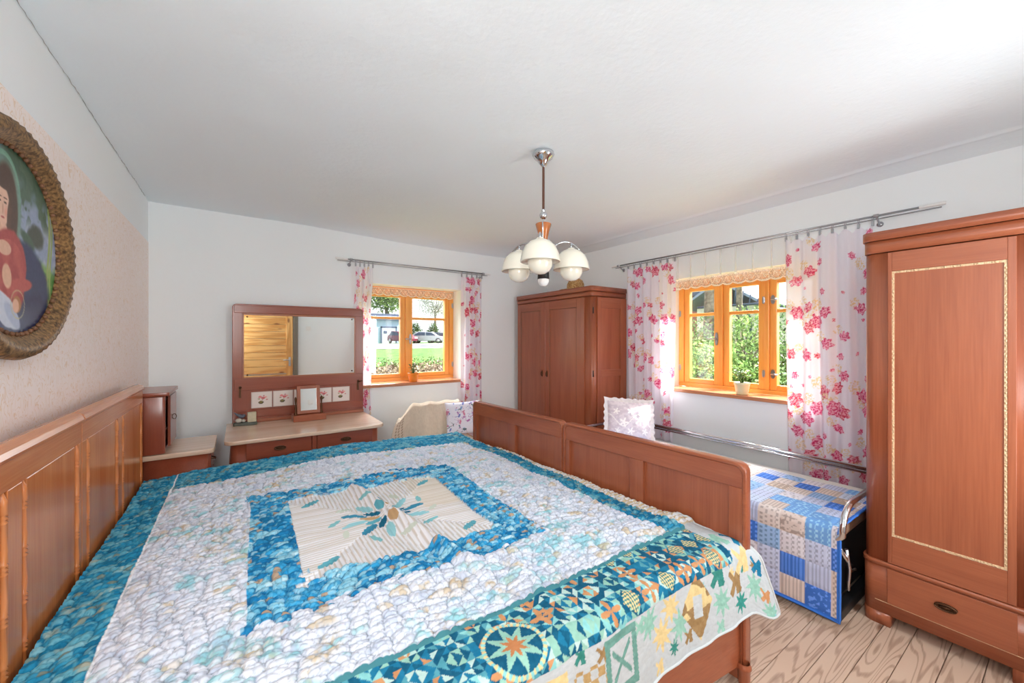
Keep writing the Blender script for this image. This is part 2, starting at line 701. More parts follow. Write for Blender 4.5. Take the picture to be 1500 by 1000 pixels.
z = ZC + 0.022 * (fbm(x * 1.1, y * 1.1, 3) - 0.5) + 0.004 * (fbm(x * 7, y * 7, 11) - 0.5)
z -= cove(YF - y, 0.35, 0.05) * sstep(0.2, 1.6, x) + cove(XR - x, 0.30, 0.04)
z -= 0.010 * np.exp(-((XR - x - 0.17) / 0.012) ** 2)
z -= 0.05 * np.exp(-((x - XR + .5) ** 2 + (y - 0.25) ** 2) / 0.10) * 0
ce = mesh_obj('ceiling', np.c_[x, y, z], grid_faces(nx, ny)[:, ::-1], M['ceiling'])
tag(ce, kind='structure')
B().box(XL - .2, XR + .3, YB - .2, YF + .2, ZT, ZT + 0.05).build('ceiling_slab', M['dark'], ce)
rc = random.Random(5)
cp = [(XL + .0015 + rc.uniform(0, .005), yy, float(np.interp(yy, gy, z.reshape(nx, ny)[0])) - .0015 - rc.uniform(0, .003)) for yy in np.arange(.25, 3.70, .022)]
B().tube(cp, [.0003 + .0011 * rc.random() for _ in cp], 5).build('crack', plain('crack_grey', (158, 152, 146), .95), ce)  # jagged grey plaster crack where the left wall meets the ceiling


# ================================================================== WINDOWS
def make_window(name, loc, rz, L, Hh, n, handles, hinge_list, pegs=()):
    """local: x along the wall, y outwards, z up"""
    r = empty(name, loc, rz, kind='structure')
    fw = 0.048
    f = B()
    f.box(0, L, 0, .07, 0, .035).box(0, L, 0, .07, Hh - fw, Hh)
    f.build_each('frame_rail', M['win_x'], r, bevel=.004, world=False)
    f = B().box(0, fw, 0, .07, .035, Hh - fw).box(L - fw, L, 0, .07, .035, Hh - fw)
    sw = (L - 2 * fw - (n - 1) * 0.03) / n
    for i in range(1, n):
        x0 = fw + i * sw + (i - 1) * .03
        f.box(x0, x0 + .03, 0, .07, .035, Hh - fw)
    f.build_each('jamb', M['win_z'], r, bevel=.004, world=False)
    st = 0.05
    zm = 0.645
    for i in range(n):
        x0 = fw + i * (sw + .03)
        x1 = x0 + sw
        z0, z1 = .035, Hh - fw
        g = B().box(x0, x0 + st, .012, .058, z0, z1).box(x1 - st, x1, .012, .058, z0, z1)
        s_ = bpy.data.objects.new('sash', None)
        C.objects.link(s_)
        s_.parent = r
        g.build_each('stile', M['win_z'], s_, bevel=.005, world=False)
        B().box(x0 + st, x1 - st, .012, .058, z0, z0 + st * .8).box(x0 + st, x1 - st, .012, .058, z1 - st, z1) \
            .box(x0 + st, x1 - st, .018, .052, zm - .013, zm + .013).build_each('rail', M['win_x'], s_, bevel=.004, world=False)
        B().box(x0 + st, x1 - st, .034, .038, z0 + st * .8, zm - .013).build('pane', M['glass'], s_, world=False)
        B().box(x0 + st, x1 - st, .034, .038, zm + .013, z1 - st).build('pane', M['glass'], s_, world=False)
        for (si, sx, sz, kind) in handles:
            if si != i:
                continue
            hx = x1 - st * .5 if sx > 0 else x0 + st * .5
            h = B()
            if kind == 'lever':
                h.prism([(hx + .013 * math.cos(a), sz + .055 * math.sin(a)) for a in np.linspace(0, 2 * PI, 17)[:-1]], .004, .013, 'y')
                h.tube([(hx, .01, sz), (hx, -.025, sz), (hx - .065, -.03, sz)], .0065, 8)
            else:
                h.prism([(hx + .016 * math.cos(a), sz + .036 * math.sin(a)) for a in np.linspace(0, 2 * PI, 9)[:-1]], .004, .012, 'y')
                h.tube([(hx, .01, sz), (hx, -.02, sz), (hx + .045, -.026, sz - .004)], .0075, 8)
            h.build('handle', M['steel'], s_, world=False)
    for hx, hz in hinge_list:
        B().box(hx - .006, hx + .006, -.008, .002, hz - .028, hz + .028).box(hx - .010, hx + .010, -.003, .001, hz - .018, hz + .018) \
            .build('hinge', M['steel'], r, bevel=.002, world=False)
    # the outer stop rail that closes the masonry gap
    return r


L1 = W1[1] - W1[0]
L2 = W2[1] - W2[0]
HH = WZ[1] - WZ[0]
make_window('window_1', (W1[0], YF + .185, WZ[0]), 0, L1, HH, 2, [(1, -1, .43, 'lever')], [(L1 - .012, .8), (L1 - .012, .15)])
s1 = 0.048
make_window('window_2', (XR + .185, W2[1], WZ[0]), -PI / 2, L2, HH, 3,
            [(0, 1, .43, 'lever'), (2, -1, .73, 'peg'), (2, -1, .16, 'peg')],
            [(.014, .66), (.014, .17), (.72, .73), (.72, .16)])
tag(B().box(W1[0] - .0, W1[1] + .0, YF - .03, YF + .185, WZ[0] - .03, WZ[0]).build('trim_1', M['sill'], bevel=.006), kind='structure')
tag(B().box(XR - .03, XR + .185, W2[0], W2[1], WZ[0] - .03, WZ[0]).build('trim_2', M['sill_y'], bevel=.006), kind='structure')

# door behind the camera, seen in the dresser mirror
dr = empty('door_1', (0.30, YB + .005, 0), kind='structure')
zz = 0.0
for kx, hgt in enumerate([.10, .12, .12, .12, .12, .12, .02, .12, .12, .12, .12, .12, .12, .12, .12, .12]):
    if hgt < .05:
        zz += hgt
        continue
    B().box(-.20, .68, YB + .008, YB + .030, zz + .002, min(zz + hgt, 1.78) - .002).build('board', M['pine_x'], dr, bevel=.002)
    zz += hgt
B().box(.68, .78, YB + .006, YB + .042, 0.0, 1.80).box(-.30, -.20, YB + .006, YB + .042, 0.0, 1.80).build_each('stile', M['pine_z'], dr, bevel=.003)
h = B()
h.box(.715, .745, YB + .042, YB + .048, .84, 1.0)
h.tube([(.73, YB + .045, .95), (.73, YB + .09, .95), (.63, YB + .092, .95)], .008, 8)
h.build('door_handle', M['steel'], dr)
tag(B().box(.79, .86, YB + .001, YB + .05, 0.0, 1.87).box(-.38, -.31, YB + .001, YB + .05, 0, 1.87).box(-.38, .86, YB + .001, YB + .05, 1.81, 1.88)
    .build('trim_3', plain('door_casing', (120, 112, 100), 0.6), bevel=.004), kind='structure')
sw_ = empty('light_switch', (1.03, YB + .001, 1.50), label='white square light switch on the wall, seen in the dresser mirror', cat='switch')
B().box(.99, 1.07, YB + .001, YB + .010, 1.46, 1.54).build('plate', M['white_plastic'], sw_, bevel=.003)
B().box(1.005, 1.055, YB + .010, YB + .016, 1.475, 1.525).build('rocker', M['white_plastic'], sw_, bevel=.002)


# ================================================================== WARDROBES
def inlay_strip(b, fixed, a0, a1, z0, z1, t=.010, out=.004, axis='x', sign=-1):
    """four thin strips around a panel on the face x=fixed, a = y range"""
    f0, f1 = (fixed + sign * out, fixed)
    for (p0, p1, q0, q1) in ((a0, a1, z1 - t, z1), (a0, a1, z0, z0 + t), (a0, a0 + t, z0 + t, z1 - t), (a1 - t, a1, z0 + t, z1 - t)):
        b.box(f0, f1, p0, p1, q0, q1)
    return b


def oval_handle(parent, x, y, z, r=.034, name='handle', axis='x', bar=True):
    h = B()
    n = 20
    if axis == 'x':
        h.prism([(y + r * math.cos(a), z + r * .42 * math.sin(a)) for a in np.linspace(0, 2 * PI, n + 1)[:-1]], x - .005, x, 'x')
        h.tube([(x - .012, y + r * .92 * math.cos(a), z + r * .36 * math.sin(a)) for a in np.linspace(0, 2 * PI, 17)], .0028, 6)
        h.tube([(x - .003, y - r * .6, z), (x - .013, y, z + .001), (x - .003, y + r * .6, z)], .0035, 6)
    else:
        h.prism([(x + r * math.cos(a), z + r * .42 * math.sin(a)) for a in np.linspace(0, 2 * PI, n + 1)[:-1]], y - .005, y, 'y')
        h.tube([(x + r * .92 * math.cos(a), y - .012, z + r * .36 * math.sin(a)) for a in np.linspace(0, 2 * PI, 17)], .0028, 6)
        h.tube([(x - r * .6, y - .003, z), (x, y - .013, z + .001), (x + r * .6, y - .003, z)], .0035, 6)
    return h.build(name, M['bronze'], parent)


def rounded(x0, x1, y0, y1, r, n=5, corners=(1, 1, 1, 1)):
    """outline in xy, corners order: (x0,y0),(x1,y0),(x1,y1),(x0,y1)"""
    out = []
    for (cx, cy, a0, on) in ((x0, y0, PI, corners[0]), (x1, y0, 1.5 * PI, corners[1]), (x1, y1, 0, corners[2]), (x0, y1, .5 * PI, corners[3])):
        if not on:
            out.append((cx, cy))
            continue
        sx, sy = (1 if cx == x0 else -1), (1 if cy == y0 else -1)
        for k in range(n + 1):
            a = a0 + .5 * PI * k / n
            out.append((cx + sx * r + r * math.cos(a), cy + sy * r + r * math.sin(a)))
    return out


# single-door wardrobe beside the camera (front faces -x)
wx, wy0, wy1, wd = 2.430, 0.066, 0.594, 0.53
wr = empty('wardrobe', (wx, .33, 0), label='tall brown wooden wardrobe with one pale-inlaid door above a drawer', cat='wardrobe')
B().prism(rounded(wx, wx + wd, wy0, wy1, .035, corners=(1, 0, 0, 1)), .285, 1.70, 'z', True).build('carcass', M['cherry_v'], wr)
B().prism(rounded(wx - .006, wx + wd, wy0 - .004, wy1 + .004, .037, corners=(1, 0, 0, 1)), .055, .272, 'z', True) \
    .build('plinth', M['cherry_y'], wr)
B().prism(rounded(wx - .012, wx + wd, wy0 - .009, wy1 + .009, .042, corners=(1, 0, 0, 1)), .272, .292, 'z', True).build('waist_moulding', M['cherry_y'], wr)
for (a, c) in ((wy1 + .004, wy1 - .092), (wy0 - .004, wy0 + .092)):
    B().prism(rounded(wx - .006, wx + .09, min(a, c), max(a, c), .035, corners=(1 if a < c else 0, 0, 0, 1 if a > c else 0)), 0, .056, 'z', True) \
        .build('foot', M['cherry_v'], wr)
    B().box(wx + wd - .08, wx + wd, min(a, c), max(a, c), 0, .056).build('foot', M['cherry_v'], wr)
B().prism(rounded(wx - .006, wx + wd, wy0 - .004, wy1 + .004, .037, corners=(1, 0, 0, 1)), 1.703, 1.757, 'z', True).build('frieze', M['cherry_y'], wr)
B().prism(rounded(wx - .014, wx + wd, wy0 - .010, wy1 + .010, .040, corners=(1, 0, 0, 1)), 1.760, 1.80, 'z', True).build('cornice', M['cherry_y'], wr)
dz0, dz1 = .295, 1.697
dy0, dy1 = wy0 + .082, wy1 - .084
dd = B().box(wx - .005, wx + .002, dy0 + .002, dy1 - .002, dz0 + .002, dz1 - .002).build('door', M['cherry_v'], wr)
B().box(wx - .010, wx + .001, dy0, dy0 + .022, dz0, dz1).box(wx - .010, wx + .001, dy1 - .014, dy1, dz0, dz1).build_each('stile', M['cherry_v'], dd, bevel=.0015)
B().box(wx - .010, wx + .002, dy0 + .022, dy1 - .014, 1.612, dz1).box(wx - .010, wx + .002, dy0 + .022, dy1 - .014, dz0, .418).build_each('door_rail', M['cherry_y'], dd, bevel=.0015)
ib = B()
inlay_strip(ib, wx - .004, dy0 + .021, dy1 - .013, .419, 1.611, t=.009, out=.004)
for q in range(7):
    yy = dy0 + .05 + q * .045
    for zz in (.4235, 1.6065):
        ib.ball((wx - .008, yy, zz), .004, 6, 4)
        ib.ball((wx - .008, yy + .008, zz), .003, 6, 4)
for q in range(58):
    zz = .44 + q * .02
    for yy in (dy0 + .0255, dy1 - .0175):
        ib.ball((wx - .007, yy, zz), .0036, 6, 4, sz=1.6)
ib.build('inlay', M['inlay'], dd)
drw = B().box(wx - .010, wx, dy0 - .002, dy1 + .002, .110, .268).build('drawer', M['cherry_y'], wr, bevel=.002)
oval_handle(drw, wx - .010, .330, .192)
B().box(wx - .0085, wx - .004, wy0 + .04, wy1 - .04, .1075, .1095).build('drawer_lip', M['inlay'], wr)

# two-door wardrobe in the far right corner
vx, vy0, vy1, vd = 2.670, 2.574, 3.770, 0.47
wf = empty('wardrobe', (vx, 3.17, 0), label='two-door brown wooden wardrobe in the far corner with a straw hat on top', cat='wardrobe')
B().prism(rounded(vx, vx + vd, vy0, vy1, .03, corners=(1, 0, 0, 1)), .06, 1.705, 'z', True).build('carcass', M['cherry_v'], wf)
B().prism(rounded(vx - .010, vx + vd, vy0 - .008, vy1 + .008, .036, corners=(1, 0, 0, 1)), 0, .22, 'z', True).build('plinth', M['cherry_y'], wf)
B().prism(rounded(vx - .006, vx + vd, vy0 - .004, vy1 + .004, .033, corners=(1, 0, 0, 1)), 1.708, 1.752, 'z', True).build('frieze', M['cherry_y'], wf)
B().prism(rounded(vx - .014, vx + vd, vy0 - .010, vy1 + .010, .038, corners=(1, 0, 0, 1)), 1.755, 1.80, 'z', True).build('cornice', M['cherry_y'], wf)
ymid = 3.245
for (a0, a1, ks) in ((2.665, ymid - .012, 1), (ymid + .012, 3.735, -1)):
    st = .062
    lst = .055 if ks == 1 else .10
    d_ = B().box(vx - .006, vx + .002, a0 + .002, a1 - .002, .237, 1.698).build('door', M['cherry_v'], wf)
    B().box(vx - .012, vx + .001, a0, a0 + st + (.04 if ks == 1 else 0), .235, 1.70).box(vx - .012, vx + .001, a1 - st, a1, .235, 1.70) \
        .build_each('stile', M['cherry_v'], d_, bevel=.002)
    i0, i1 = a0 + st + (.04 if ks == 1 else 0), a1 - st
    B().box(vx - .012, vx + .002, i0, i1, 1.615, 1.70).box(vx - .012, vx + .002, i0, i1, .235, .33).build_each('door_rail', M['cherry_y'], d_, bevel=.002)
    ib = inlay_strip(B(), vx - .006, i0, i1, .33, 1.615, t=.006, out=.003)
    ib.build('inlay', plain('dark_rope_inlay', (150, 96, 66), 0.6, bump=1, bscale=150, var=.5), d_)
    hy = a1 - .028 if ks == 1 else a0 + .028
    h = B()
    h.prism([(hy + .010 * math.cos(a), .945 + .034 * math.sin(a)) for a in np.linspace(0, 2 * PI, 13)[:-1]], vx - .016, vx - .012, 'x')
    h.tube([(vx - .016, hy, .965), (vx - .030, hy, .955), (vx - .030, hy, .930), (vx - .016, hy, .920)], .004, 6)
    h.build('handle', M['bronze'], d_)
B().box(vx - .015, vx - .002, ymid - .010, ymid + .010, .235, 1.70).build('centre_stile', M['cherry_v'], wf, bevel=.003)
# side panels facing the camera (y = vy0)
B().box(vx + .06, vx + .105, vy0 - .012, vy0, .235, 1.70).box(vx + .375, vx + .465, vy0 - .012, vy0, .235, 1.70).build_each('side_stile', M['cherry_v'], wf, bevel=.002)
B().box(vx + .105, vx + .375, vy0 - .012, vy0, 1.60, 1.70).box(vx + .105, vx + .375, vy0 - .012, vy0, .955, 1.02) \
    .box(vx + .105, vx + .375, vy0 - .012, vy0, .235, .33).build_each('side_rail', M['cherry_x'], wf, bevel=.002)
B().box(vx + .107, vx + .373, vy0 - .004, vy0 + .002, 1.02, 1.60).build('side_panel', M['cherry_v'], wf)
B().box(vx + .107, vx + .373, vy0 - .004, vy0 + .002, .33, .955).build('side_panel', M['cherry_v'], wf)
for hz in (1.574, .99):
    B().lathe([(.001, hz - .03), (.005, hz - .028), (.005, hz + .028), (.001, hz + .03)], 8, (vx + .014, vy0 - .001, 0)).build('hinge', M['black'], wf)


# straw hat on top of it
def straw():
    m, n, l, p = mat('woven_straw')
    tc = n.new('ShaderNodeTexCoord')
    vo = n.new('ShaderNodeTexVoronoi')
    vo.inputs['Scale'].default_value = 90
    l.new(tc.outputs['Object'], vo.inputs['Vector'])
    cr = n.new('ShaderNodeValToRGB')
    cr.color_ramp.elements[0].color = lin((238, 208, 152))
    cr.color_ramp.elements[1].color = lin((170, 120, 66))
    cr.color_ramp.elements[1].position = .7
    l.new(vo.outputs['Distance'], cr.inputs[0])
    l.new(cr.outputs[0], p.inputs['Base Color'])
    b = n.new('ShaderNodeBump')
    b.inputs['Strength'].default_value = 0.8
    b.inputs['Distance'].default_value = 0.004
    b.invert = True
    l.new(vo.outputs['Distance'], b.inputs['Height'])
    l.new(b.outputs[0], p.inputs['Normal'])
    p.inputs['Roughness'].default_value = .8
    return m


M['straw'] = straw()
hat = empty('straw_hat', (2.88, 3.01, 1.80), label='woven straw hat lying on top of the two-door corner wardrobe', cat='hat')
B().lathe([(.084, .004), (.090, .03), (.088, .075), (.070, .115), (.040, .135), (.001, .139)], 28, (2.88, 3.01, 1.80)).build('crown', M['straw'], hat)
B().lathe([(.082, .010), (.13, .006), (.170, .012), (.172, .016), (.13, .011), (.082, .015)], 32, (2.88, 3.01, 1.80)).build('brim', M['straw'], hat)


# ================================================================== THE TWO BEDS
HX = -0.44
hy_ = [0.95, 1.944, 2.985]


def fpt(s):   # point along the foot line: s = 0 near end .. 1 far end
    return (1.58 + (1.491 - 1.58) * s, .725 + (2.69 - .725) * s)


ang = math.atan2(1.58 - 1.491, 2.69 - .725)
Mf = Matrix.Rotation(ang, 3, 'Z')
beads = [(0, .004), (.03, .009), (.034, .012), (.040, .006), (.046, .012), (.052, .006), (.058, .012), (.064, .009)]
for bi in range(2):
    y0, y1 = hy_[bi], hy_[bi + 1]
    p0, p1 = Vector(fpt(bi * .5) + (0,)), Vector(fpt(bi * .5 + .5) + (0,))
    if bi == 0:
        lab = 'nearer half of the wooden double bed, with its own headboard and footboard'
    else:
        lab = 'farther half of the wooden double bed, beside the nightstand'
    bed = empty('bed', (.55, (y0 + y1) / 2, 0), label=lab, cat='bed', group='pair of wooden beds pushed together')
    # headboard
    e = .003
    zt, ft = 1.055, .955
    hb = B().box(HX - .035, HX - .012, y0 + e, y1 - e, .12, 1.03).build('headboard', M['head_v'], bed)
    B().prism([(HX - .045, 1.024), (HX + .006, 1.024), (HX + .008, 1.034), (HX + .002, 1.05), (HX - .020, 1.058), (HX - .045, 1.050)],
              y0 + e, y1 - e, 'y').build('top_rail', M['head_y'], hb, bevel=.003)
    B().box(HX - .012, HX, y0 + e, y1 - e, ft, 1.024).build('frieze', M['head_y'], hb, bevel=.002)
    B().box(HX - .012, HX, y0 + e, y0 + .052, 0, ft).box(HX - .012, HX, y1 - .030, y1 - e, 0, ft) \
        .box(HX - .012, HX, (y0 + y1) / 2 - .03, (y0 + y1) / 2 + .045, .3, ft).build_each('stile', M['head_v'], hb, bevel=.002)
    W = y1 - y0
    for (a, c) in ((y0 + .052, (y0 + y1) / 2 - .03), ((y0 + y1) / 2 + .045, y1 - .030)):
        B().box(HX - .012, HX - .002, a + .03, c - .03, .3, ft).build('raised_panel', M['head_v'], hb, bevel=.004)
        for yy in (a + .014, c - .014):
            prof = [(.004, .3)]
            zz = .32
            while zz < ft - .07:
                prof += [(.0085, zz), (.0105, zz + .03), (.0085, zz + .09), (.011, zz + .094), (.006, zz + .099), (.011, zz + .104), (.006, zz + .109), (.011, zz + .114)]
                zz += .118
            prof += [(.0095, ft - .02), (.003, ft)]
            B().lathe(prof, 10, (HX - .005, yy, 0)).build('beaded_column', M['head_v'], hb)
    # footboard: built along its own line
    d = (p1 - p0)
    Lf = d.length
    u = d.normalized()
    nrm = Vector((u.y, -u.x, 0))  # towards +x
    Rm = Matrix((( u.x, nrm.x, 0), (u.y, nrm.y, 0), (0, 0, 1)))   # local x along the board, local y outward, z up

    def fb(bb, a0, a1, o0, o1, z0, z1):
        c = p0 + u * (a0 + a1) / 2 + nrm * (o0 + o1) / 2
        bb.obox((c.x, c.y, (z0 + z1) / 2), ((a1 - a0) / 2, abs(o1 - o0) / 2, (z1 - z0) / 2), Rm)
        return bb
    e = .004
    ft2 = fb(B(), .03, Lf - .03, .018, .028, .07, .80).build('footboard', M['cherry_v'], bed)
    # framing with rounded top corners: rim polygon
    r = .035
    out = []
    for (cx, cz, a0) in ((Lf - e - r, .832 - r, 0), (e + r, .832 - r, PI / 2)):
        for k in range(7):
            a = a0 + .5 * PI * k / 6
            out.append((cx + r * math.cos(a), cz + r * math.sin(a)))
    outer = [(Lf - e, .0)] + out + [(e, .0)]
    inner = [(a + (.014 if a < Lf / 2 else -.014), zc - (.014 if zc > .1 else 0)) for a, zc in outer]
    rim = B()
    vs, fs = [], []
    for (a, zc), (a2, z2) in zip(outer, inner):
        for (aa, zz2, oo) in ((a, zc, -.006), (a, zc, .040), (a2, z2, .040), (a2, z2, -.006)):
            q = p0 + u * aa + nrm * oo
            vs.append((q.x, q.y, zz2))
    for i in range(len(outer) - 1):
        for k in range(4):
            k2 = (k + 1) % 4
            fs.append((i * 4 + k, i * 4 + k2, (i + 1) * 4 + k2, (i + 1) * 4 + k))
    fs += [(0, 1, 2, 3), tuple((len(outer) - 1) * 4 + k for k in (3, 2, 1, 0))]
    rim.add(vs, fs, True)
    ro = rim.build('edge_moulding', M['cherry_y'], ft2, bevel=.005)
    sta = .052
    bb = fb(B(), .018, sta + .018, 0, .034, .0, .735)
    fb(bb, Lf - .018 - sta * .6, Lf - .018, 0, .034, 0, .735)
    fb(bb, Lf / 2 - .038, Lf / 2 + .038, 0, .034, .07, .735)
    bb.build_each('stile', M['cherry_v'], ft2, bevel=.002)
    fb(B(), .018, Lf - .018, 0, .034, .735, .817).build('top_rail', M['cherry_y'], ft2, bevel=.002)
    # turned rings at the feet
    for aa in ((.012,) if bi == 0 else (Lf - .012,)):
        q = p0 + u * aa
        B().lathe([(.020, 0), (.022, .055), (.026, .060), (.026, .068), (.022, .073), (.020, .08)], 14, (q.x, q.y, 0)).build('foot', M['cherry_v'], ft2)
    # side rails from head to foot
    for (yy, q, side) in ((y0, p0, 1), (y1, p1, -1)):
        a = Vector((HX, yy + side * .03, 0))
        c = Vector((q.x, q.y + side * .035, 0))
        d2 = c - a
        u2 = d2.normalized()
        n2 = Vector((-u2.y, u2.x, 0))
        R2 = Matrix(((u2.x, n2.x, 0), (u2.y, n2.y, 0), (0, 0, 1)))
        mid = (a + c) / 2
        B().obox((mid.x, mid.y, .27), (d2.length / 2, .011, .21), R2).build_each('side_rail', M['cherry_x'], bed, bevel=.002)
    # mattress in the frame
    mt_ = B()
    m0, m1 = .05, .05
    vs = [(HX + .01, y0 + .045), (p0.x - .01, p0.y + .05), (p1.x - .01, p1.y - .05), (HX + .01, y1 - .045)]
    mt_.prism(vs, .30, .505, 'z')
    mo = mt_.build('mattress', M['mattress'], None, bevel=.03, seg=3)
    tag(mo, ('ticking mattress under the quilt on the nearer bed half' if bi == 0 else 'ticking mattress under the quilt on the farther bed half'), 'mattress', 'mattresses of the double bed')

# ------------------------------------------------------------------ the big pieced quilt
TEAL, BLUE, AQUA, DEEP = (28, 122, 160), (52, 160, 212), (140, 206, 206), (16, 92, 124)
TAN, CREAM_, WHITE, SAGE, BROWN = (204, 148, 102), (228, 206, 150), (240, 242, 246), (150, 200, 184), (160, 130, 88)


def star8(dx, dy, R, r0=.45):
    """mask of an eight-pointed star"""
    a = np.arctan2(dy, dx)
    rr = np.hypot(dx, dy)
    t = np.abs(((a / (PI / 4)) % 1) - .5) * 2
    edge = R * (r0 + (1 - r0) * t ** 1.6)
    return rr < edge


def border_blocks(qx, qy, x0, y0, s, seed):
    """half-square-triangle patchwork: returns colours"""
    gx_, gy_ = (qx - x0) / s, (qy - y0) / s
    i, j = np.floor(gx_), np.floor(gy_)
    fx, fy = gx_ - i, gy_ - j
    sub = 4
    si, sj = np.floor(fx * sub), np.floor(fy * sub)
    sx, sy = fx * sub - si, fy * sub - sj
    mi, mj = np.minimum(si, 3 - si), np.minimum(sj, 3 - sj)
    diag = np.where(((si < 2) == (sj < 2)), sx + sy > 1, sx > sy)
    hsh = hash2(i * 7 + mi, j * 7 + mj + diag * 31, seed)
    pal = np.array([DEEP, TEAL, DEEP, AQUA, (86, 160, 176), SAGE, TAN, DEEP, (190, 220, 214), TEAL], float)
    c = pal[np.minimum((hsh * len(pal)).astype(int), len(pal) - 1)]
    kind = hash2(i, j, seed + 3)
    # some blocks hold a bright four-petal star
    dx, dy = fx - .5, fy - .5
    a = np.arctan2(dy, dx)
    pet = np.hypot(dx, dy) < .42 * np.abs(np.cos(2 * a)) ** 2.2 + .03
    c = np.where(((kind > .55) & pet)[:, None], np.array(TAN, float), c)
    chk = (kind < .2) & (np.abs(dx) + np.abs(dy) < .40)
    ck = (np.floor((dx + dy) * 9) + np.floor((dx - dy) * 9)) % 2 == 0
    c = np.where((chk & ck)[:, None], np.array(CREAM_, float), c)
    c = np.where((chk & ~ck)[:, None], np.array((60, 130, 130), float), c)
    return c


def quilt_color(qx, qy):
    n1 = fbm(qx * 22, qy * 22, 1)
    n2 = fbm(qx * 60, qy * 60, 5)
    n3 = fbm(qx * 9, qy * 9, 8)
    w1, w2 = fbm(qx * 4, qy * 4, 60), fbm(qx * 4 + 9, qy * 4 + 3, 61)
    f1, f2, cid = worley(qx * 21 + w1 * 3.2, qy * 30 + w2 * 3.2, 4)
    g1, g2, cid2 = worley(qx * 48 + w2 * 2, qy * 60 + w1 * 2, 12)
    base = np.tile(np.array((214, 222, 236), float), (len(qx), 1))
    base += (n2[:, None] - .5) * 14
    # printed sprigs on the white: tan, aqua
    base = mixc(base, (204, 182, 146), sstep(.56, .76, fbm(qx * 16, qy * 16, 21)) * sstep(.35, .75, n2) * .85)
    base = mixc(base, (120, 192, 204), sstep(.54, .68, fbm(qx * 10, qy * 10, 31)) * sstep(.45, .62, n1) * .7)
    base = mixc(base, (178, 190, 214), sstep(.55, .7, fbm(qx * 30, qy * 30, 91)) * .45)
    base = mixc(base, (206, 184, 148), (cid < .10) * sstep(.40, .6, n1) * .7)
    base = mixc(base, (150, 206, 212), (cid > .90) * sstep(.35, .6, n1) * .6)
    base = mixc(base, (232, 236, 246), (cid2 > .6) * .6)
    stitch = (g2 - g1) < .07
    stitch1 = (f2 - f1) < .05
    base = mixc(base, (146, 156, 172), (stitch1 * .65 + stitch * .35))
    bl = np.tile(np.array(BLUE, float), (len(qx), 1))
    bl = mixc(bl, (24, 120, 170), sstep(.45, .6, n1))
    bl = mixc(bl, (186, 228, 238), sstep(.70, .80, cid) * .75)
    bl = mixc(bl, (14, 104, 160), sstep(.30, .22, cid) * .6)
    bl = mixc(bl, (214, 236, 242), (cid2 > .80) * .6)
    bl = mixc(bl, (24, 132, 190), (cid2 < .22) * .6)
    bl = mixc(bl, (150, 208, 226), sstep(.60, .72, n2) * .6)
    ck = ((np.floor(qx * 75) + np.floor(qy * 75)) % 2) * (n3 > .55)
    bl = mixc(bl, (110, 190, 226), ck * .5)
    bl = mixc(bl, (212, 160, 120), (cid2 < .05) * .8)
    bl = mixc(bl, (16, 84, 130), (stitch1 * .5 + stitch * .3))
    # white / inner blue ring
    cx, cy = .515, 1.69
    # ring bounds follow a slightly skewed square
    ax, ay = (qx - cx) - .03 * (qy - cy), (qy - cy) + .04 * (qx - cx)
    rx, ry = np.abs(ax) / .485, np.abs(ay) / .50
    wob = .02 * (fbm(qx * 5, qy * 5, 14) - .5) + .10 * (cid - .5) * (np.abs(ay) > np.abs(ax) * .9)
    rr = np.maximum(rx, ry) + wob
    c = base.copy()
    c = np.where((rr < 1)[:, None], bl, c)
    # scalloped breaks at ring's outer edge with aqua-white leaves
    inn = rr < .70
    stripes = np.abs(((ay * 62) % 1) - .5) * 2
    cen = np.tile(np.array((232, 232, 236), float), (len(qx), 1))
    lat = np.where(np.abs(ax) > np.abs(ay), (qy * 62) % 1, (qx * 62) % 1)
    cen = mixc(cen, (190, 178, 162), (lat < .3) * .6)
    cen = mixc(cen, (214, 196, 168), ((ax > .17) & (ay > -.02)) * .35)
    c = np.where(inn[:, None], cen, c)
    leaf = []
    for k8 in range(10):
        a8 = k8 * PI / 5 + .2
        leaf.append((.13 * math.cos(a8), .13 * math.sin(a8), a8, .052, .017, ((60, 140, 170), (150, 204, 212))[k8 % 2]))
        leaf.append((.065 * math.cos(a8 + .3), .065 * math.sin(a8 + .3), a8 + .3, .040, .014, ((24, 104, 134), (196, 160, 118), (96, 170, 186))[k8 % 3]))
        leaf.append((.20 * math.cos(a8 + .3), .20 * math.sin(a8 + .3), a8 + 1.2, .034, .012, ((130, 190, 196), (200, 208, 196))[k8 % 2]))
    for (lx, ly) in ((.26, .27), (-.26, .27), (.26, -.27), (-.26, -.27)):
        leaf.append((lx, ly, .6, .045, .016, (96, 170, 186)))
    for (lx, ly, th, la, lb_, col_) in leaf:
        du, dv = ax - lx, ay - ly
        q8 = ((du * math.cos(th) + dv * math.sin(th)) / la) ** 2 + ((-du * math.sin(th) + dv * math.cos(th)) / lb_) ** 2
        c = np.where(((q8 < 1) & inn)[:, None], np.array(col_, float), c)
    # teal print borders at head, foot and far side
    # borders
    bt = mixc(bl, (22, 120, 140), .35 * np.ones(len(qx)))
    bt = mixc(bt, (196, 190, 170), sstep(.70, .8, n1) * .6)
    head = qx < -.28
    foot = (qx > 1.375) & (qx < 1.475)
    far = (qy > 2.62) & (qx > -.5)
    c = np.where((head | foot | far)[:, None], bt, c)
    c = np.where((head & (qx > -.286))[:, None], np.array((236, 240, 244), float), c)
    lip = qx >= 1.475
    lip_c = np.where((((qy * 40) % 1) < .4)[:, None], np.array((214, 196, 160), float), np.array((232, 234, 236), float))
    c = np.where(lip[:, None], lip_c, c)
    # near side: star border then white pieced hem
    band_top = .915 + .02 * (qx - .5) * 0
    nb = (qy < band_top) & (qy > .705)
    bc = border_blocks(qx, qy, .02, .705, .0875, 77)
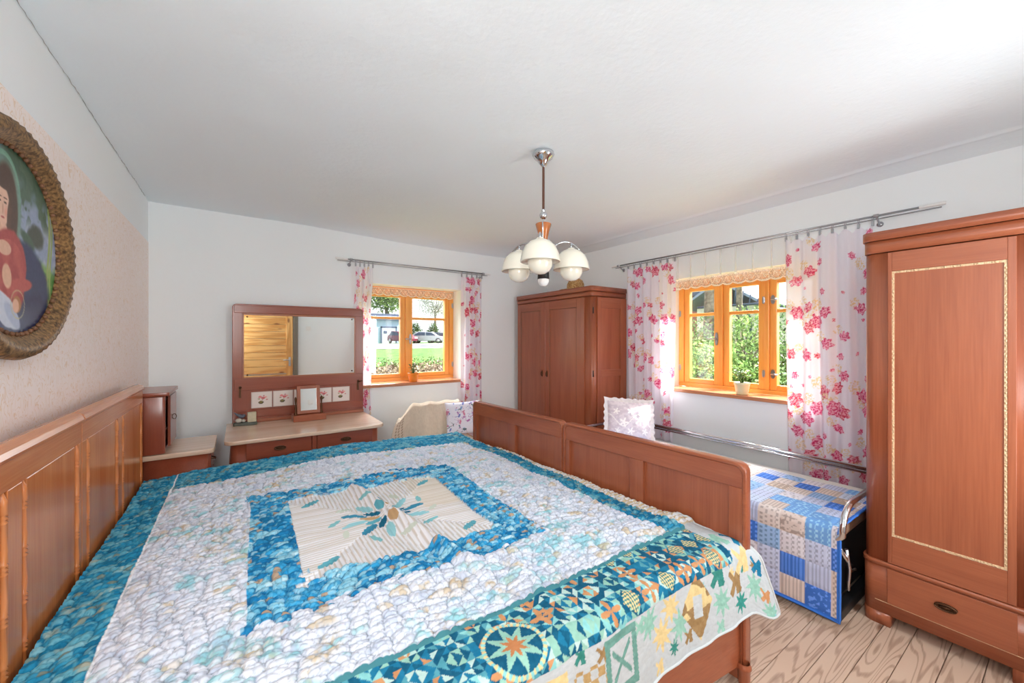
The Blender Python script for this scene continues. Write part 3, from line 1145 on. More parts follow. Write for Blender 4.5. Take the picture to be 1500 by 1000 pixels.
    fab = (fbm(qx * 90, qy * 90, 40) - .5)[:, None] * 26
    bc = bc + fab
    # one large ringed star medallion
    mx, my = qx - .555, qy - .795
    mr = np.hypot(mx, my)
    med = mr < .082
    mc = np.where(star8(mx, my, .073, .45)[:, None], np.array(SAGE, float), np.array(DEEP, float))
    mc = np.where(star8(mx, my, .038, .45)[:, None], np.array((196, 130, 84), float), mc)
    mc = np.where((mr > .071)[:, None], np.where((((np.arctan2(my, mx) * 5) % 1) < .5)[:, None], np.array(CREAM_, float), np.array(AQUA, float)), mc)
    bc = np.where(med[:, None], mc + fab, bc)
    c = np.where(nb[:, None], bc, c)
    seam = np.abs(qy - band_top) < .003
    c = np.where(seam[:, None], np.array((70, 130, 140), float), c)
    hem = qy <= .705
    right_hem = (qx > 1.475) & (qy < .93)
    hc = np.tile(np.array((198, 206, 210), float), (len(qx), 1)) + (n2[:, None] - .5) * 14
    motifs = [(.60, .62, 1, CREAM_, .062), (.74, .60, 2, (190, 160, 110), .058), (.86, .62, 3, (110, 160, 150), .070), (.99, .665, 0, SAGE, .046),
              (1.05, .605, 0, CREAM_, .046), (1.10, .670, 0, CREAM_, .044), (1.14, .60, 0, SAGE, .048), (1.24, .625, 4, BROWN, .068),
              (1.375, .60, 0, SAGE, .048), (1.36, .69, 5, (60, 140, 130), .045), (1.47, .64, 5, BROWN, .05), (1.44, .74, 0, TEAL, .042),
              (1.53, .70, 5, CREAM_, .05), (1.49, .80, 5, SAGE, .045), (1.60, .60, 0, SAGE, .055), (1.62, .68, 5, TEAL, .035),
              (1.58, .78, 5, TEAL, .045), (1.66, .58, 5, TAN, .03), (.30, .62, 3, AQUA, .06), (.42, .61, 1, CREAM_, .06), (.12, .62, 4, SAGE, .06), (0, .61, 1, BROWN, .06), (.50, .62, 0, SAGE, .05), (1.5, .56, 0, (60, 150, 140), .04), (1.68, .52, 0, SAGE, .045)]
    motifs = [(m_[0], m_[1], m_[2], m_[3], m_[4] * 1.12) for m_ in motifs]
    r_h = np.random.default_rng(9)
    small = [(-.3 + .083 * k_ + r_h.uniform(-.015, .015), r_h.choice([.525, .55, .675, .695]), int(r_h.choice([0, 5])), [SAGE, CREAM_, (60, 140, 130), BROWN, AQUA][k_ % 5], .026) for k_ in range(25)]
    for (mx0, my0, kd, col, R) in small + motifs:
        dx, dy = qx - mx0, qy - my0
        d_ = np.hypot(dx, dy)
        a = np.arctan2(dy, dx)
        if kd == 0:
            m = star8(dx, dy, R, .45)
        elif kd == 1:
            m = (np.maximum(np.abs(dx), np.abs(dy)) < R * .9) & ~((np.abs(dx) + np.abs(dy) < R * .55)) & (np.abs(dx + dy) > .008)
        elif kd == 2:
            m = ((np.floor((dx + 1) * 40) + np.floor((dy + 1) * 40)) % 2 == 0) & (np.maximum(np.abs(dx), np.abs(dy)) < R * .9)
        elif kd == 3:
            q = np.maximum(np.abs(dx) / .85, np.abs(dy))
            m = ((q < R) & (q > R * .72)) | ((np.abs(np.abs(dx) - np.abs(dy)) < .009) & (q < R * .6))
        elif kd == 4:
            q = np.abs(dx) + np.abs(dy) * .8
            m = (q < R * 1.1) & (np.maximum(np.abs(dx) * 1.6, np.abs(dy)) > R * .45)
        else:
            m = (np.abs(dx - dy) < R * .35) & (np.abs(dx + dy) < R * 1.3) | ((d_ < R) & (np.abs(dx + dy) < R * .25)) | ((np.abs(dx - .4 * R) < R * .3) & (np.abs(dy) < R * .8) & (dx > dy))
        tone = np.where((cid > .6)[:, None], np.array(CREAM_, float), np.array(col, float)) if kd in (1, 4) else np.array(col, float)[None, :]
        hc = np.where(m[:, None], tone + fab * 1.2, hc)
    c = np.where((hem | right_hem)[:, None], hc, c)
    return np.clip(c, 0, 255), rr, inn, hem, right_hem, nb


def quilt():
    qx_l = np.arange(0, 1.0001, 1 / 690.)
    qy_l = [.50]
    while qy_l[-1] < 3.12:
        qy_l.append(qy_l[-1] + .0024 + .0014 * min(1, max(0, qy_l[-1] - .9)))
    qy_l = np.array(qy_l)
    U, V = np.meshgrid(qx_l, qy_l, indexing='ij')
    u, qy = U.ravel(), V.ravel()
    # plan outline: left edge at the headboard, right edge at the slightly skewed footboard
    foot = 1.58 - (qy - .725) * .0453 - .012
    xl = HX + .016 + 0 * qy
    ext = .17 * np.clip((.95 - qy) / (.95 - .50), 0, 1)
    xr = np.minimum(foot, foot) + ext
    qx = xl + (xr - xl) * u
    # hem hangs less towards the camera's left
    yedge = .775 + (HX * 0)
    d = yedge - qy
    R = .045
    arc = R * PI / 2
    y = np.where(d < 0, qy, np.where(d < arc, yedge - R * np.sin(np.clip(d, 0, arc) / R), yedge - R - np.maximum(d - arc, 0) * .10))
    zd = np.where(d < 0, 0, np.where(d < arc, R * (1 - np.cos(np.clip(d, 0, arc) / R)), R + np.maximum(d - arc, 0) * .99))
    # far side drops too
    ye2 = 2.90
    d2 = qy - ye2
    y = np.where(d2 > 0, np.where(d2 < arc, ye2 + R * np.sin(np.clip(d2, 0, arc) / R), ye2 + R + .02 * (d2 - arc)), y)
    zd = zd + np.where(d2 > 0, np.where(d2 < arc, R * (1 - np.cos(np.clip(d2, 0, arc) / R)), R + (d2 - arc)), 0)
    top = .548 + .030 * (fbm(qx * 1.6, qy * 1.6, 50) - .5) + .012 * np.sin(qx * 2.2 + .4) - .018 * sstep(.25, 0, np.minimum(qx - xl, 1.0))
    z = top - zd
    # the quilt corner swings out past the foot post
    ex = np.maximum(qx - (foot - .02), 0)
    sw = sstep(0, .15, ex)
    z -= sw * .055
    y -= sw * .03 * sstep(.9, .7, qy)
    # soft folds in the hanging part
    hang = sstep(.0, .12, d)
    y -= hang * (.008 * np.sin(qx * 9 + 1.0) + .003 * np.sin(qx * 41)) * .8
    col, rr, inn, hem, rh, nb = quilt_color(qx, qy)
    # raised fold ridge across the centre
    ra, rb = np.array([.47, 2.02]), np.array([.60, 1.33])
    ab = rb - ra
    t = ((qx - ra[0]) * ab[0] + (qy - ra[1]) * ab[1]) / (ab @ ab)
    px, py = ra[0] + np.clip(t, -.25, 1.45) * ab[0], ra[1] + np.clip(t, -.25, 1.45) * ab[1]
    ds = (qx - px) * ab[1] / np.hypot(*ab) - (qy - py) * ab[0] / np.hypot(*ab)
    dist = np.hypot(qx - px, qy - py)
    z += (.036 * np.exp(-(dist / .026) ** 2) - .010 * np.exp(-((dist - .07) / .04) ** 2)) * sstep(-.25, .1, t) * sstep(1.45, .9, t)
    # long wrinkles
    z += (.020 * (fbm(qx * 5, qy * 5, 71) - .5) + .006 * np.sin(qy * 26 + 3 * np.sin(qx * 4)) * sstep(.5, .75, fbm(qx * 2, qy * 2, 72))) * sstep(.0, .1, qy - .80)
    z += .010 * np.exp(-((qy - 1.08 - .10 * np.sin(qx * 3)) / .05) ** 2) + .008 * np.exp(-((qx - .75 - .2 * (qy - 1)) / .03) ** 2) * sstep(1.4, .9, qy)
    # quilting: feathered puffs on the field, ridged centre, flat stitched border
    w1, w2 = fbm(qx * 4, qy * 4, 60), fbm(qx * 4 + 9, qy * 4 + 3, 61)
    a = (w1 - .5) * 5.0
    ca, sa = np.cos(a), np.sin(a)
    f1, f2, cid = worley(qx * 21 + w1 * 3.2, qy * 30 + w2 * 3.2, 4)
    puff = np.clip((f2 - f1) * 1.9, 0, 1) ** .45
    f3, f4, _ = worley(qx * 48 + w2 * 2, qy * 60 + w1 * 2, 12)
    puff2 = np.clip((f4 - f3) * 1.8, 0, 1) ** .5
    field = .0110 * puff + .0042 * puff2
    ridge = .0022 * np.sin(np.where(np.abs(qx - .515) > np.abs(qy - 1.69), qy, qx) * 62 * 2 * PI)
    flat = .0008 * puff2 + .0012 * puff
    h = np.where(inn, ridge + .002, np.where(hem | rh | nb, flat, field))
    z = z + h * (1 - sstep(0, .05, d))
    y = y - h * sstep(0, .05, d)
    y = y + .0
    v = np.c_[qx, y, z]
    # the colours include darker stitch lines along the puff grooves
    o = mesh_obj('quilt', v, grid_faces(len(qx_l), len(qy_l)), M['quilt'], colors=linA(col))
    G = v.reshape(len(qx_l), len(qy_l), 3)
    path = [tuple(p) for p in G[::8, 0]] + [tuple(p) for p in G[-1, 4:210:6]]
    B().tube(path, .0045, 6).build('binding', plain('white_binding', (206, 212, 214), .9), o)
    return o


qo = quilt()
tag(qo, 'large blue, teal and white pieced quilt covering the wooden double bed', 'quilt')

# ================================================================== NIGHTSTAND (in the left corner)
ns = empty('nightstand', (-.33, 3.2, 0), label='low reddish nightstand with a small upper cabinet, in the corner past the headboard', cat='nightstand')
n0, n1, nxf = 3.005, 3.42, -.150
B().prism(rounded(XL + .01, nxf, n0 + .01, n1 - .01, .03, corners=(0, 1, 1, 0)), .0, .615, 'z', True).build('body', M['red_y'], ns)
B().prism(rounded(XL + .004, -.122, n0 - .004, n1 + .01, .035, corners=(0, 1, 1, 0)), .617, .645, 'z', True).build('countertop', M['top'], ns, bevel=.003)
ndr = B().box(nxf - .002, nxf + .010, n0 + .05, n1 - .05, .48, .60).build('drawer', M['red_y'], ns, bevel=.002)
B().tube([(nxf + .008, 3.06, .575), (nxf + .030, 3.07, .568), (nxf + .030, 3.11, .566), (nxf + .008, 3.12, .572)], .004, 6).build('handle', M['bronze'], ndr)
B().box(nxf - .002, nxf + .010, n0 + .05, n1 - .05, .06, .46).build('door', M['red_v'], ns, bevel=.002)
ub = B().prism(rounded(XL + .01, -.350, n0 + .006, n0 + .03, .012, corners=(0, 1, 0, 0)), .648, .975, 'z', True)
ub.box(XL + .01, -.36, n1 - .03, n1 - .01, .648, .975).box(XL + .008, XL + .02, n0 + .02, n1 - .02, .648, .975)
ub.box(XL + .01, -.36, n0 + .02, n1 - .02, .648, .66).box(XL + .01, -.36, n0 + .02, n1 - .02, .76, .772)
ub.build('upper_cabinet', M['red_v'], ns, bevel=.002)
B().box(XL + .012, -.358, n0 + .012, n1 - .012, .94, .976).build('upper_frieze', M['red_y'], ns, bevel=.002)
B().prism(rounded(XL + .004, -.330, n0 - .002, n1, .012, corners=(0, 1, 1, 0)), .978, 1.0, 'z', True).build('upper_top', M['red_y'], ns, bevel=.003)
nd = B().box(-.352, -.338, n0 + .13, n1 - .012, .665, .965).build('upper_door', M['red_v'], ns, bevel=.002)
B().tube([(-.336, n0 + .20 + .0 * math.cos(a), .83) if False else (-.330 + .010 * math.sin(a) + .002, n0 + .20, .83 + .016 * math.cos(a)) for a in np.linspace(0, 2 * PI, 15)], .0022, 6) \
    .build('ring_handle', M['bronze'], nd)

# ================================================================== DRESSER WITH MIRROR
ds = empty('dresser', (.43, 3.45, 0), label='reddish dressing table with a wide mirror and pale top, left of the far window', cat='dresser')
B().prism(rounded(-.045, .905, 3.150, 3.79, .045, corners=(1, 1, 0, 0)), 0.0, .622, 'z', True).build('body', M['red_v'], ds)
B().prism(rounded(-.078, .938, 3.100, 3.795, .055, corners=(1, 1, 0, 0)), .624, .650, 'z', True).build('countertop', M['top'], ds, bevel=.004)
for (z0, z1) in ((.508, .618), (.375, .485), (.24, .35), (.105, .215)):
    for (a, c) in ((.040, .427), (.465, .853)):
        d_ = B().box(a, c, 3.141, 3.152, z0, z1).build('drawer', M['red_x'], ds, bevel=.002)
        oval_handle(d_, (a + c) / 2, 3.141, (z0 + z1) / 2, r=.036, axis='y')
    B().prism(rounded(-.052, .912, 3.138, 3.79, .048, corners=(1, 1, 0, 0)), z0 - .018, z0 - .005, 'z', True).build('drawer_rail', M['red_x'], ds)
B().box(.432, .460, 3.136, 3.152, .10, .618).build('centre_stile', M['red_v'], ds, bevel=.003)
# mirror back board
br = .03
mb = B()
pts = [(-.042, .652), (.935, .652)]
for (cx, cz, a0) in ((.935 - br, 1.584 - br, 0), (-.042 + br, 1.584 - br, PI / 2)):
    for k in range(6):
        a = a0 + .5 * PI * k / 5
        pts.append((cx + br * math.cos(a), cz + br * math.sin(a)))
mb.prism(pts, 3.745, 3.79, 'y')
mbo = mb.build('mirror_board', M['red_v'], ds, bevel=.004)
B().box(-.030, .925, 3.738, 3.748, 1.512, 1.572).box(-.030, .925, 3.738, 3.748, .905, .998).box(-.030, .925, 3.738, 3.748, .690, .748) \
    .build_each('mirror_board_rail', M['red_x'], mbo, bevel=.003)
B().box(-.040, .933, 3.72, 3.748, .651, .675).build('base_strip', M['cherry_x'], mbo, bevel=.003)
B().box(.026, .864, 3.735, 3.746, 1.496, 1.511).box(.026, .864, 3.735, 3.746, .997, 1.008).box(.024, .034, 3.735, 3.746, 1.0, 1.508) \
    .box(.855, .865, 3.735, 3.746, 1.0, 1.508).build_each('mirror_edge', plain('bevelled_mirror_edge', (170, 110, 80), .3), mbo, bevel=.002)
B().box(.033, .857, 3.7385, 3.742, 1.004, 1.504).build('mirror_glass', M['mirror'], mbo)
for (a, c) in ((.055, 1.025), (.055, 1.483), (.835, 1.483), (.835, 1.025)):
    B().lathe([(.001, -.004), (.006, -.003), (.006, 0), (.001, 0)], 10, (a, 3.7365, c), Matrix.Rotation(-PI / 2, 3, 'X')).build('screw', M['bronze'], mbo)
for hx in (.008, .888):
    h = B()
    h.prism([(hx - .008, .85), (hx + .008, .85), (hx + .006, .90), (hx + .009, .94), (hx - .009, .94), (hx - .006, .90)], 3.734, 3.745, 'y')
    h.tube([(hx, 3.737, .93), (hx, 3.715, .925), (hx + (.030 if hx > .5 else .008), 3.705, .935)], .005, 6)
    h.build('wall_bracket', M['bronze'], mbo)


# five flower tiles let into the board
def tile_paint():
    n = 36
    g = np.linspace(0, 1, n)
    U, V = np.meshgrid(g, g, indexing='ij')
    u, v = U.ravel(), V.ravel()
    c = np.tile(np.array((232, 222, 216), float), (len(u), 1))
    for (px, py, r, col) in ((.42, .68, .09, (226, 140, 140)), (.56, .60, .10, (206, 110, 116)), (.68, .66, .07, (236, 168, 160)), (.36, .56, .05, (150, 140, 90)),
                             (.60, .74, .05, (196, 96, 110)), (.74, .50, .05, (200, 100, 110)), (.46, .34, .13, (84, 74, 56)), (.46, .37, .09, (130, 120, 70)), (.52, .48, .03, (80, 110, 60))):
        m = ((u - px) / r) ** 2 + ((v - py) / (r * .7)) ** 2 < 1 + .5 * (vnoise(u * 30, v * 30, 3) - .5)
        c = np.where(m[:, None], np.array(col, float), c)
    e = np.minimum(np.minimum(u, 1 - u), np.minimum(v, 1 - v))
    c = np.where((e < .03)[:, None], np.array((214, 202, 194), float), c)
    return u, v, c, n


tu, tv, tc_, tn = tile_paint()
for k in range(5):
    x0 = .078 + k * .1482
    vs = np.c_[x0 + .003 + tu * .142, np.full(len(tu), 3.7385), .760 + tv * .128]
    t_ = mesh_obj('tile', vs, grid_faces(tn, tn), M['painted'], mbo, smooth=False, colors=linA(tc_))
    sd = t_.modifiers.new('thick', 'SOLIDIFY')
    sd.thickness, sd.offset = .005, -1

# small standing mirror on its box
sm = empty('table_mirror', (.47, 3.6, .65), label='small wooden tilting mirror on a drawer box, standing on the dressing table', cat='mirror')
B().box(.355, .592, 3.545, 3.70, .651, .700).build('box', M['cherry_x'], sm, bevel=.004)
tl = Matrix.Rotation(math.radians(-9), 3, 'X')


def tb(b, x0, x1, y0, y1, z0, z1):
    c = tl @ Vector((0, (y0 + y1) / 2, (z0 + z1) / 2)) + Vector(((x0 + x1) / 2, 3.585, .705))
    b.obox(c, ((x1 - x0) / 2, (y1 - y0) / 2, (z1 - z0) / 2), tl)
    return b


b = B()
tb(b, .390, .550, .014, .020, .004, .221)
sf = b.build('backing', M['cherry_v'], sm)
b = B()
tb(b, .385, .412, 0, .022, 0, .225)
tb(b, .528, .555, 0, .022, 0, .225)
b.build_each('frame_stile', M['cherry_v'], sf, bevel=.003)
b = B()
tb(b, .412, .528, 0, .022, 0, .026)
tb(b, .412, .528, 0, .022, .20, .225)
b.build_each('frame_rail', M['cherry_x'], sf, bevel=.003)
b = B()
tb(b, .411, .529, .006, .012, .025, .201)
b.build('glass', M['mirror'], sm)
for xx in (.376, .564):
    B().lathe([(.012, .700), (.012, .71), (.006, .72), (.009, .75), (.005, .78), (.008, .81), (.009, .83), (.001, .845)], 12, (xx, 3.602, 0)).build('post', M['bronze'], sm)

# stone desk set with a little bird
dsn = empty('desk_ornament', (.04, 3.65, .65), label='grey-green stone desk ornament with a bird, left end of the dressing table', cat='ornament')
B().prism(rounded(-.036, .118, 3.625, 3.690, .01, n=2), .651, .672, 'z').build('stone_base', plain('green_stone', (88, 96, 84), .35, bump=.2, bscale=80, var=.6), dsn, bevel=.002)
B().box(.055, .112, 3.632, 3.684, .672, .745).build('block', plain('cream_stone', (214, 206, 176), .5, var=.3, bscale=60), dsn, bevel=.004)
B().ball((0.0, 3.655, .688), .022, 14, 8, .8).ball((.030, 3.66, .684), .014, 12, 8, .9).build('pebbles', plain('white_stone', (222, 216, 204), .5, var=.3), dsn)
bd = B()
bd.tube([(-.030, 3.655, .752), (-.012, 3.655, .735), (.008, 3.655, .722), (.026, 3.655, .716), (.036, 3.655, .722), (.044, 3.655, .724)], [.002, .007, .014, .013, .009, .002], 10)
bd.ball((.030, 3.655, .727), .010, 10, 8)
bd.tube([(.012, 3.655, .712), (.012, 3.655, .695)], .0025, 6)
bd.build('bird', plain('blue_grey_bird', (100, 106, 120), .4, var=.4, bscale=90), dsn)


# ================================================================== CLOTH HELPERS
def rose_paint(u, v, seed, n, Rm=.058, base=(246, 243, 250)):
    """printed rose chintz; u, v in metres"""
    r_ = np.random.default_rng(seed)
    c = np.tile(np.array(base, float), (len(u), 1))
    U0, U1, V0, V1 = u.min(), u.max(), v.min(), v.max()
    wob = vnoise(u * 60, v * 60, seed)
    cells = []
    gx_, gy_ = max(1, int((U1 - U0) / .105)), max(1, int((V1 - V0) / .105))
    for i in range(gx_):
        for j in range(gy_):
            if r_.random() < .82:
                cells.append((U0 + (i + .5 + r_.uniform(-.35, .35) + .5 * (j % 2) - .25) * (U1 - U0) / gx_, V0 + (j + .5 + r_.uniform(-.3, .3)) * (V1 - V0) / gy_))
    for (cu, cv) in cells:
        R = Rm * r_.choice([.95, .8, .7, .45, .25])
        asp = r_.uniform(.65, 1.0)
        th = r_.uniform(0, PI)
        near = (np.abs(u - cu) < R * 2.2) & (np.abs(v - cv) < R * 2.2)
        if not near.any():
            continue
        du, dv = u[near] - cu, v[near] - cv
        x_ = (du * math.cos(th) + dv * math.sin(th))
        y_ = (-du * math.sin(th) + dv * math.cos(th)) / asp
        rr, aa = np.hypot(x_, y_), np.arctan2(y_, x_)
        edge = R * (.86 + .14 * np.cos(aa * 6 + cu * 50)) + (wob[near] - .5) * R * .3
        cc = c[near]
        hue = r_.random()
        dark, mid, lt = ((206, 40, 90), (232, 110, 150), (248, 190, 206)) if hue < .8 else ((190, 40, 70), (222, 96, 124), (244, 180, 190))
        pn = vnoise(u[near] * 130 + cu * 40, v[near] * 130, seed + 4)
        ring = np.sin(rr / R * 11 + (pn - .5) * 9)
        dark, mid, lt = ((214, 52, 108), (238, 128, 168), (250, 196, 214)) if hue < .75 else ((206, 54, 84), (232, 112, 140), (248, 186, 196))
        body = np.where((ring > .35)[:, None], np.array(dark, float), np.where((ring > -.4)[:, None], np.array(mid, float), np.array(lt, float)))
        m = rr < edge
        cc = np.where(m[:, None], body, cc)
        if R > Rm * .65:   # ochre sprays beside the big blooms
            q = (np.hypot(du - R * 1.1, dv + R * 1.0) < R * .75) & (vnoise(u[near] * 160, v[near] * 160, 9) > .55)
            cc = np.where(q[:, None], np.array((240, 216, 170), float), cc)
        c[near] = cc
    return c


def curtain(name, axis, wall, a0, a1, ztop, zbot, folds, seed, label, clips, depth=.022, flip=1, pinch=0.0, gap=.075, cloth_w=None, group=None, res=.005, press=None):
    """axis 'x' hangs in front of the far wall (spread along x), 'y' in front of the right wall"""
    Wd = a1 - a0
    cw = cloth_w or Wd * 1.35
    nu = int(cw / res * .8)
    nv = int((ztop - zbot) / res)
    g = np.linspace(0, 1, nu)
    t = np.linspace(0, 1, nv)
    G, T = np.meshgrid(g, t, indexing='ij')
    s, tt = G.ravel(), T.ravel()
    amp = depth * (.55 + .45 * tt)
    ph = s * folds * 2 * PI
    wv = np.sin(ph + .8 * np.sin(tt * 2.3 + seed)) + .35 * np.sin(ph * 2.1 + 2 * tt + seed)
    along = a0 + Wd * (s + .022 * np.sin(ph * .5 + tt * 3 + seed) * tt * (4 / folds))
    ctr = (a0 + a1) / 2
    along = ctr + (along - ctr) * (1 - pinch * (1 - tt))
    sag = .030 * (1 - np.abs(np.cos(s * (clips - 1) * PI))) if clips > 1 else 0
    z = ztop - tt * (ztop - zbot) - sag * (1 - tt) ** 6
    off = amp * wv
    if press:
        k_ = sstep(press[0] + .25, press[0], z)
        off = off * (1 - .62 * k_) - (gap - press[1]) * k_
    col = rose_paint(s * cw, (ztop - z), seed, 40)
    if axis == 'x':
        vs = np.c_[along, wall - gap - off, z]
    else:
        vs = np.c_[wall - gap - off, along, z]
    o = mesh_obj(name, vs, grid_faces(nu, nv), M['curtain'], colors=linA(col))
    tag(o, label, 'curtain', group)
    # clips
    first = None
    for k in range(clips):
        s_ = k / (clips - 1)
        al = ctr + (a0 + Wd * s_ - ctr) * (1 - pinch)
        p = (al, wall - gap, ztop) if axis == 'x' else (wall - gap, al, ztop)
        if first is None:
            cb = B()
            R3 = Matrix.Identity(3) if axis == 'x' else Matrix.Rotation(PI / 2, 3, 'Z')
            ringp = []
            for a in np.linspace(0, 2 * PI, 15):
                q = R3 @ Vector((0, .014 * math.sin(a), .032 + .014 * math.cos(a)))
                ringp.append(q)
            cb.tube(ringp, .0018, 6)
            cb.obox((0, 0, .004), (.006, .006, .014), Matrix.Identity(3))
            first = cb.build('clip', M['steel'], o, world=False)
            first.location = p
        else:
            c2 = first.copy()
            C.objects.link(c2)
            c2.parent = o
            c2.location = p
    return o


def rod(name, axis, wall, a0, a1, z, label, brackets):
    r = empty(name, ((a0 + a1) / 2, wall, z) if axis == 'x' else (wall, (a0 + a1) / 2, z), label=label, cat='curtain rod')

    def P(a, d, zz):
        return (a, wall - d, zz) if axis == 'x' else (wall - d, a, zz)
    B().tube([P(a0 + .10, .085, z), P(a1 - .10, .085, z)], .0065, 10).build('pole', M['steel'], r)
    B().tube([P(a0 + .02, .055, z - .012), P(a1 - .02, .055, z - .012)], .0035, 8).build('rear_pole', M['steel'], r)
    for e, sgn in ((a0, 1), (a1, -1)):
        B().tube([P(e, .085, z), P(e + sgn * .10, .085, z)], .0095, 10).build('finial', M['white_plastic'], r, bevel=.001)
    for a in brackets:
        b = B()
        b.tube([P(a, .0, z - .035), P(a, .02, z - .035), P(a, .055, z - .012), P(a, .085, z)], .005, 8)
        b.lathe([(.016, 0), (.016, .005), (.001, .005)], 12, P(a, 0.0, z - .035), Matrix.Rotation(PI / 2, 3, 'X') if axis == 'x' else Matrix.Rotation(-PI / 2, 3, 'Y'))
        b.tube([P(a - .012, .085, z), P(a + .012, .085, z)], .011, 10)
        b.build('bracket', M['steel'], r)
    return r


rod('curtain_rod', 'x', YF, .70, 2.29, 2.022, 'thin grey metal curtain rod above the far window', (.83, 2.20))
rod('curtain_rod', 'y', XR, .42, 2.70, 2.030, 'thin grey metal curtain rod above the window over the daybed', (.70, 2.62))
curtain('curtain', 'x', YF, .868, 1.020, 1.975, .30, 3.0, 3, 'narrow rose-print curtain between the dresser mirror and the far window', 5, depth=.022, gap=.085, cloth_w=.36, res=.006, press=(1.60, .020))
curtain('curtain', 'x', YF, 1.935, 2.180, 1.975, .22, 4.0, 4, 'rose-print curtain on the far wall, right of the window and behind the footboard', 5, depth=.026, gap=.085, cloth_w=.42, res=.006)
curtain('curtain', 'y', XR, 2.005, 2.500, 1.985, .42, 5.5, 5, 'rose-print curtain between the two-door wardrobe and the right-hand window', 8, depth=.022, gap=.085, res=.005)
curtain('curtain', 'y', XR, .715, 1.165, 1.985, .40, 4.5, 6, 'sheer sunlit rose-print curtain next to the inlaid one-door wardrobe', 8, depth=.020, gap=.085, cloth_w=.62, res=.004)


# lace: net with scalloped edge
def lace(name, axis, wall, a0, a1, ztop, zlace, zbot, label, gap, period=.085, net=False):
    nu = int((a1 - a0) / .003)
    nv = int((ztop - zbot) / .003)
    g = np.linspace(a0, a1, nu)
    t = np.linspace(0, 1, nv)
    G, T = np.meshgrid(g, t, indexing='ij')
    a, tt = G.ravel(), T.ravel()
    z = ztop - (ztop - zbot) * tt
    off = .006 * np.sin(a * 38) + .003 * np.sin(a * 91 + 1)
    alpha = np.zeros(len(a))
    if net:
        alpha = np.where(z > zlace, .16 + .25 * (np.abs(np.sin(a * 26)) > .985), 0)
    inl = z <= zlace
    hh = zlace - zbot
    edge = zbot + .014 * (1 - np.abs(np.sin(a * PI / period)))
    zz = (z - zbot) / hh
    ph = (a / period) % 1
    dx, dy = (ph - .5) * period, (zz - .52) * hh
    rr = np.hypot(dx, dy)
    aa = np.arctan2(dy, dx)
    spiral = np.abs(((rr / .009 - aa / (2 * PI)) % 1) - .5) < .24
    k = np.where((rr < .026) & spiral, .95, .0)
    k = np.maximum(k, np.where(np.abs(dy - .016 * np.sin(ph * 4 * PI)) < .004, .9, 0))
    k = np.maximum(k, np.where(rr > .028, .35 + .35 * (vnoise(a * 260, z * 260, 3) > .5), .12))
    k = np.maximum(k, np.where((z < edge + .010), .95, 0))
    k = np.maximum(k, np.where(zz > .93, .9, 0))
    k = np.where(z < edge, 0, k)
    alpha = np.where(inl, k, alpha)
    col = np.tile(linA((246, 240, 226)), (len(a), 1))
    cols = np.c_[col, alpha]
    vs = np.c_[a, wall - gap - off, z] if axis == 'x' else np.c_[wall - gap - off, a, z]
    return tag(mesh_obj(name, vs, grid_faces(nu, nv), M['lace'], colors=cols), label, 'valance')


lace('lace_valance', 'x', YF, W1[0] + .01, W1[1] - .005, 1.830, 1.826, 1.742, 'cream lace strip with swirls across the top of the far window', -.165)
lace('lace_valance', 'y', XR, 1.12, 2.05, 2.015, 1.815, 1.725, 'sheer net curtain with a scalloped lace hem over the daybed window', .055, net=True)

# ================================================================== OVAL PICTURE
pic = empty('oval_picture', (-.53, 1.715, 1.58), label='large oval devotional picture in a carved gilt frame above the headboard', cat='picture')
pc, pz = 1.703, 1.577
prof = [(-.001, .398, .327), (-.020, .401, .330), (-.036, .392, .320), (-.043, .376, .305), (-.042, .360, .291), (-.034, .342, .278), (-.022, .330, .270),
        (-.020, .324, .266), (-.014, .318, .261), (-.008, .314, .258)]
vs, fs = [], []
NA = 360
for (dx, ry, rz) in prof:
    for k in range(NA):
        a = 2 * PI * k / NA
        carve = .0022 * math.sin(k * 2 * PI / 6 + ry * 190) if .335 < ry < .395 else 0
        vs.append((-.530 - dx + carve - .0, pc + (ry + carve * .6) * math.cos(a), pz + (rz + carve * .6) * math.sin(a)))
for i in range(len(prof) - 1):
    for k in range(NA):
        k2 = (k + 1) % NA
        fs.append((i * NA + k, i * NA + k2, (i + 1) * NA + k2, (i + 1) * NA + k))
f_ = B()
f_.add(vs, fs, True)
fo = f_.build('frame', M['gilt'], pic)
fo['label'] = 'carved gilt oval frame'
# small beads along the sight edge
bb = B()
for k in range(64):
    a = 2 * PI * k / 64
    bb.ball((-.513, pc + .314 * math.cos(a), pz + .258 * math.sin(a)), .0070, 6, 4)
bb.build('inner_beading', plain('worn_gesso_edge', (140, 96, 66), .6, var=.6, bscale=40), pic)


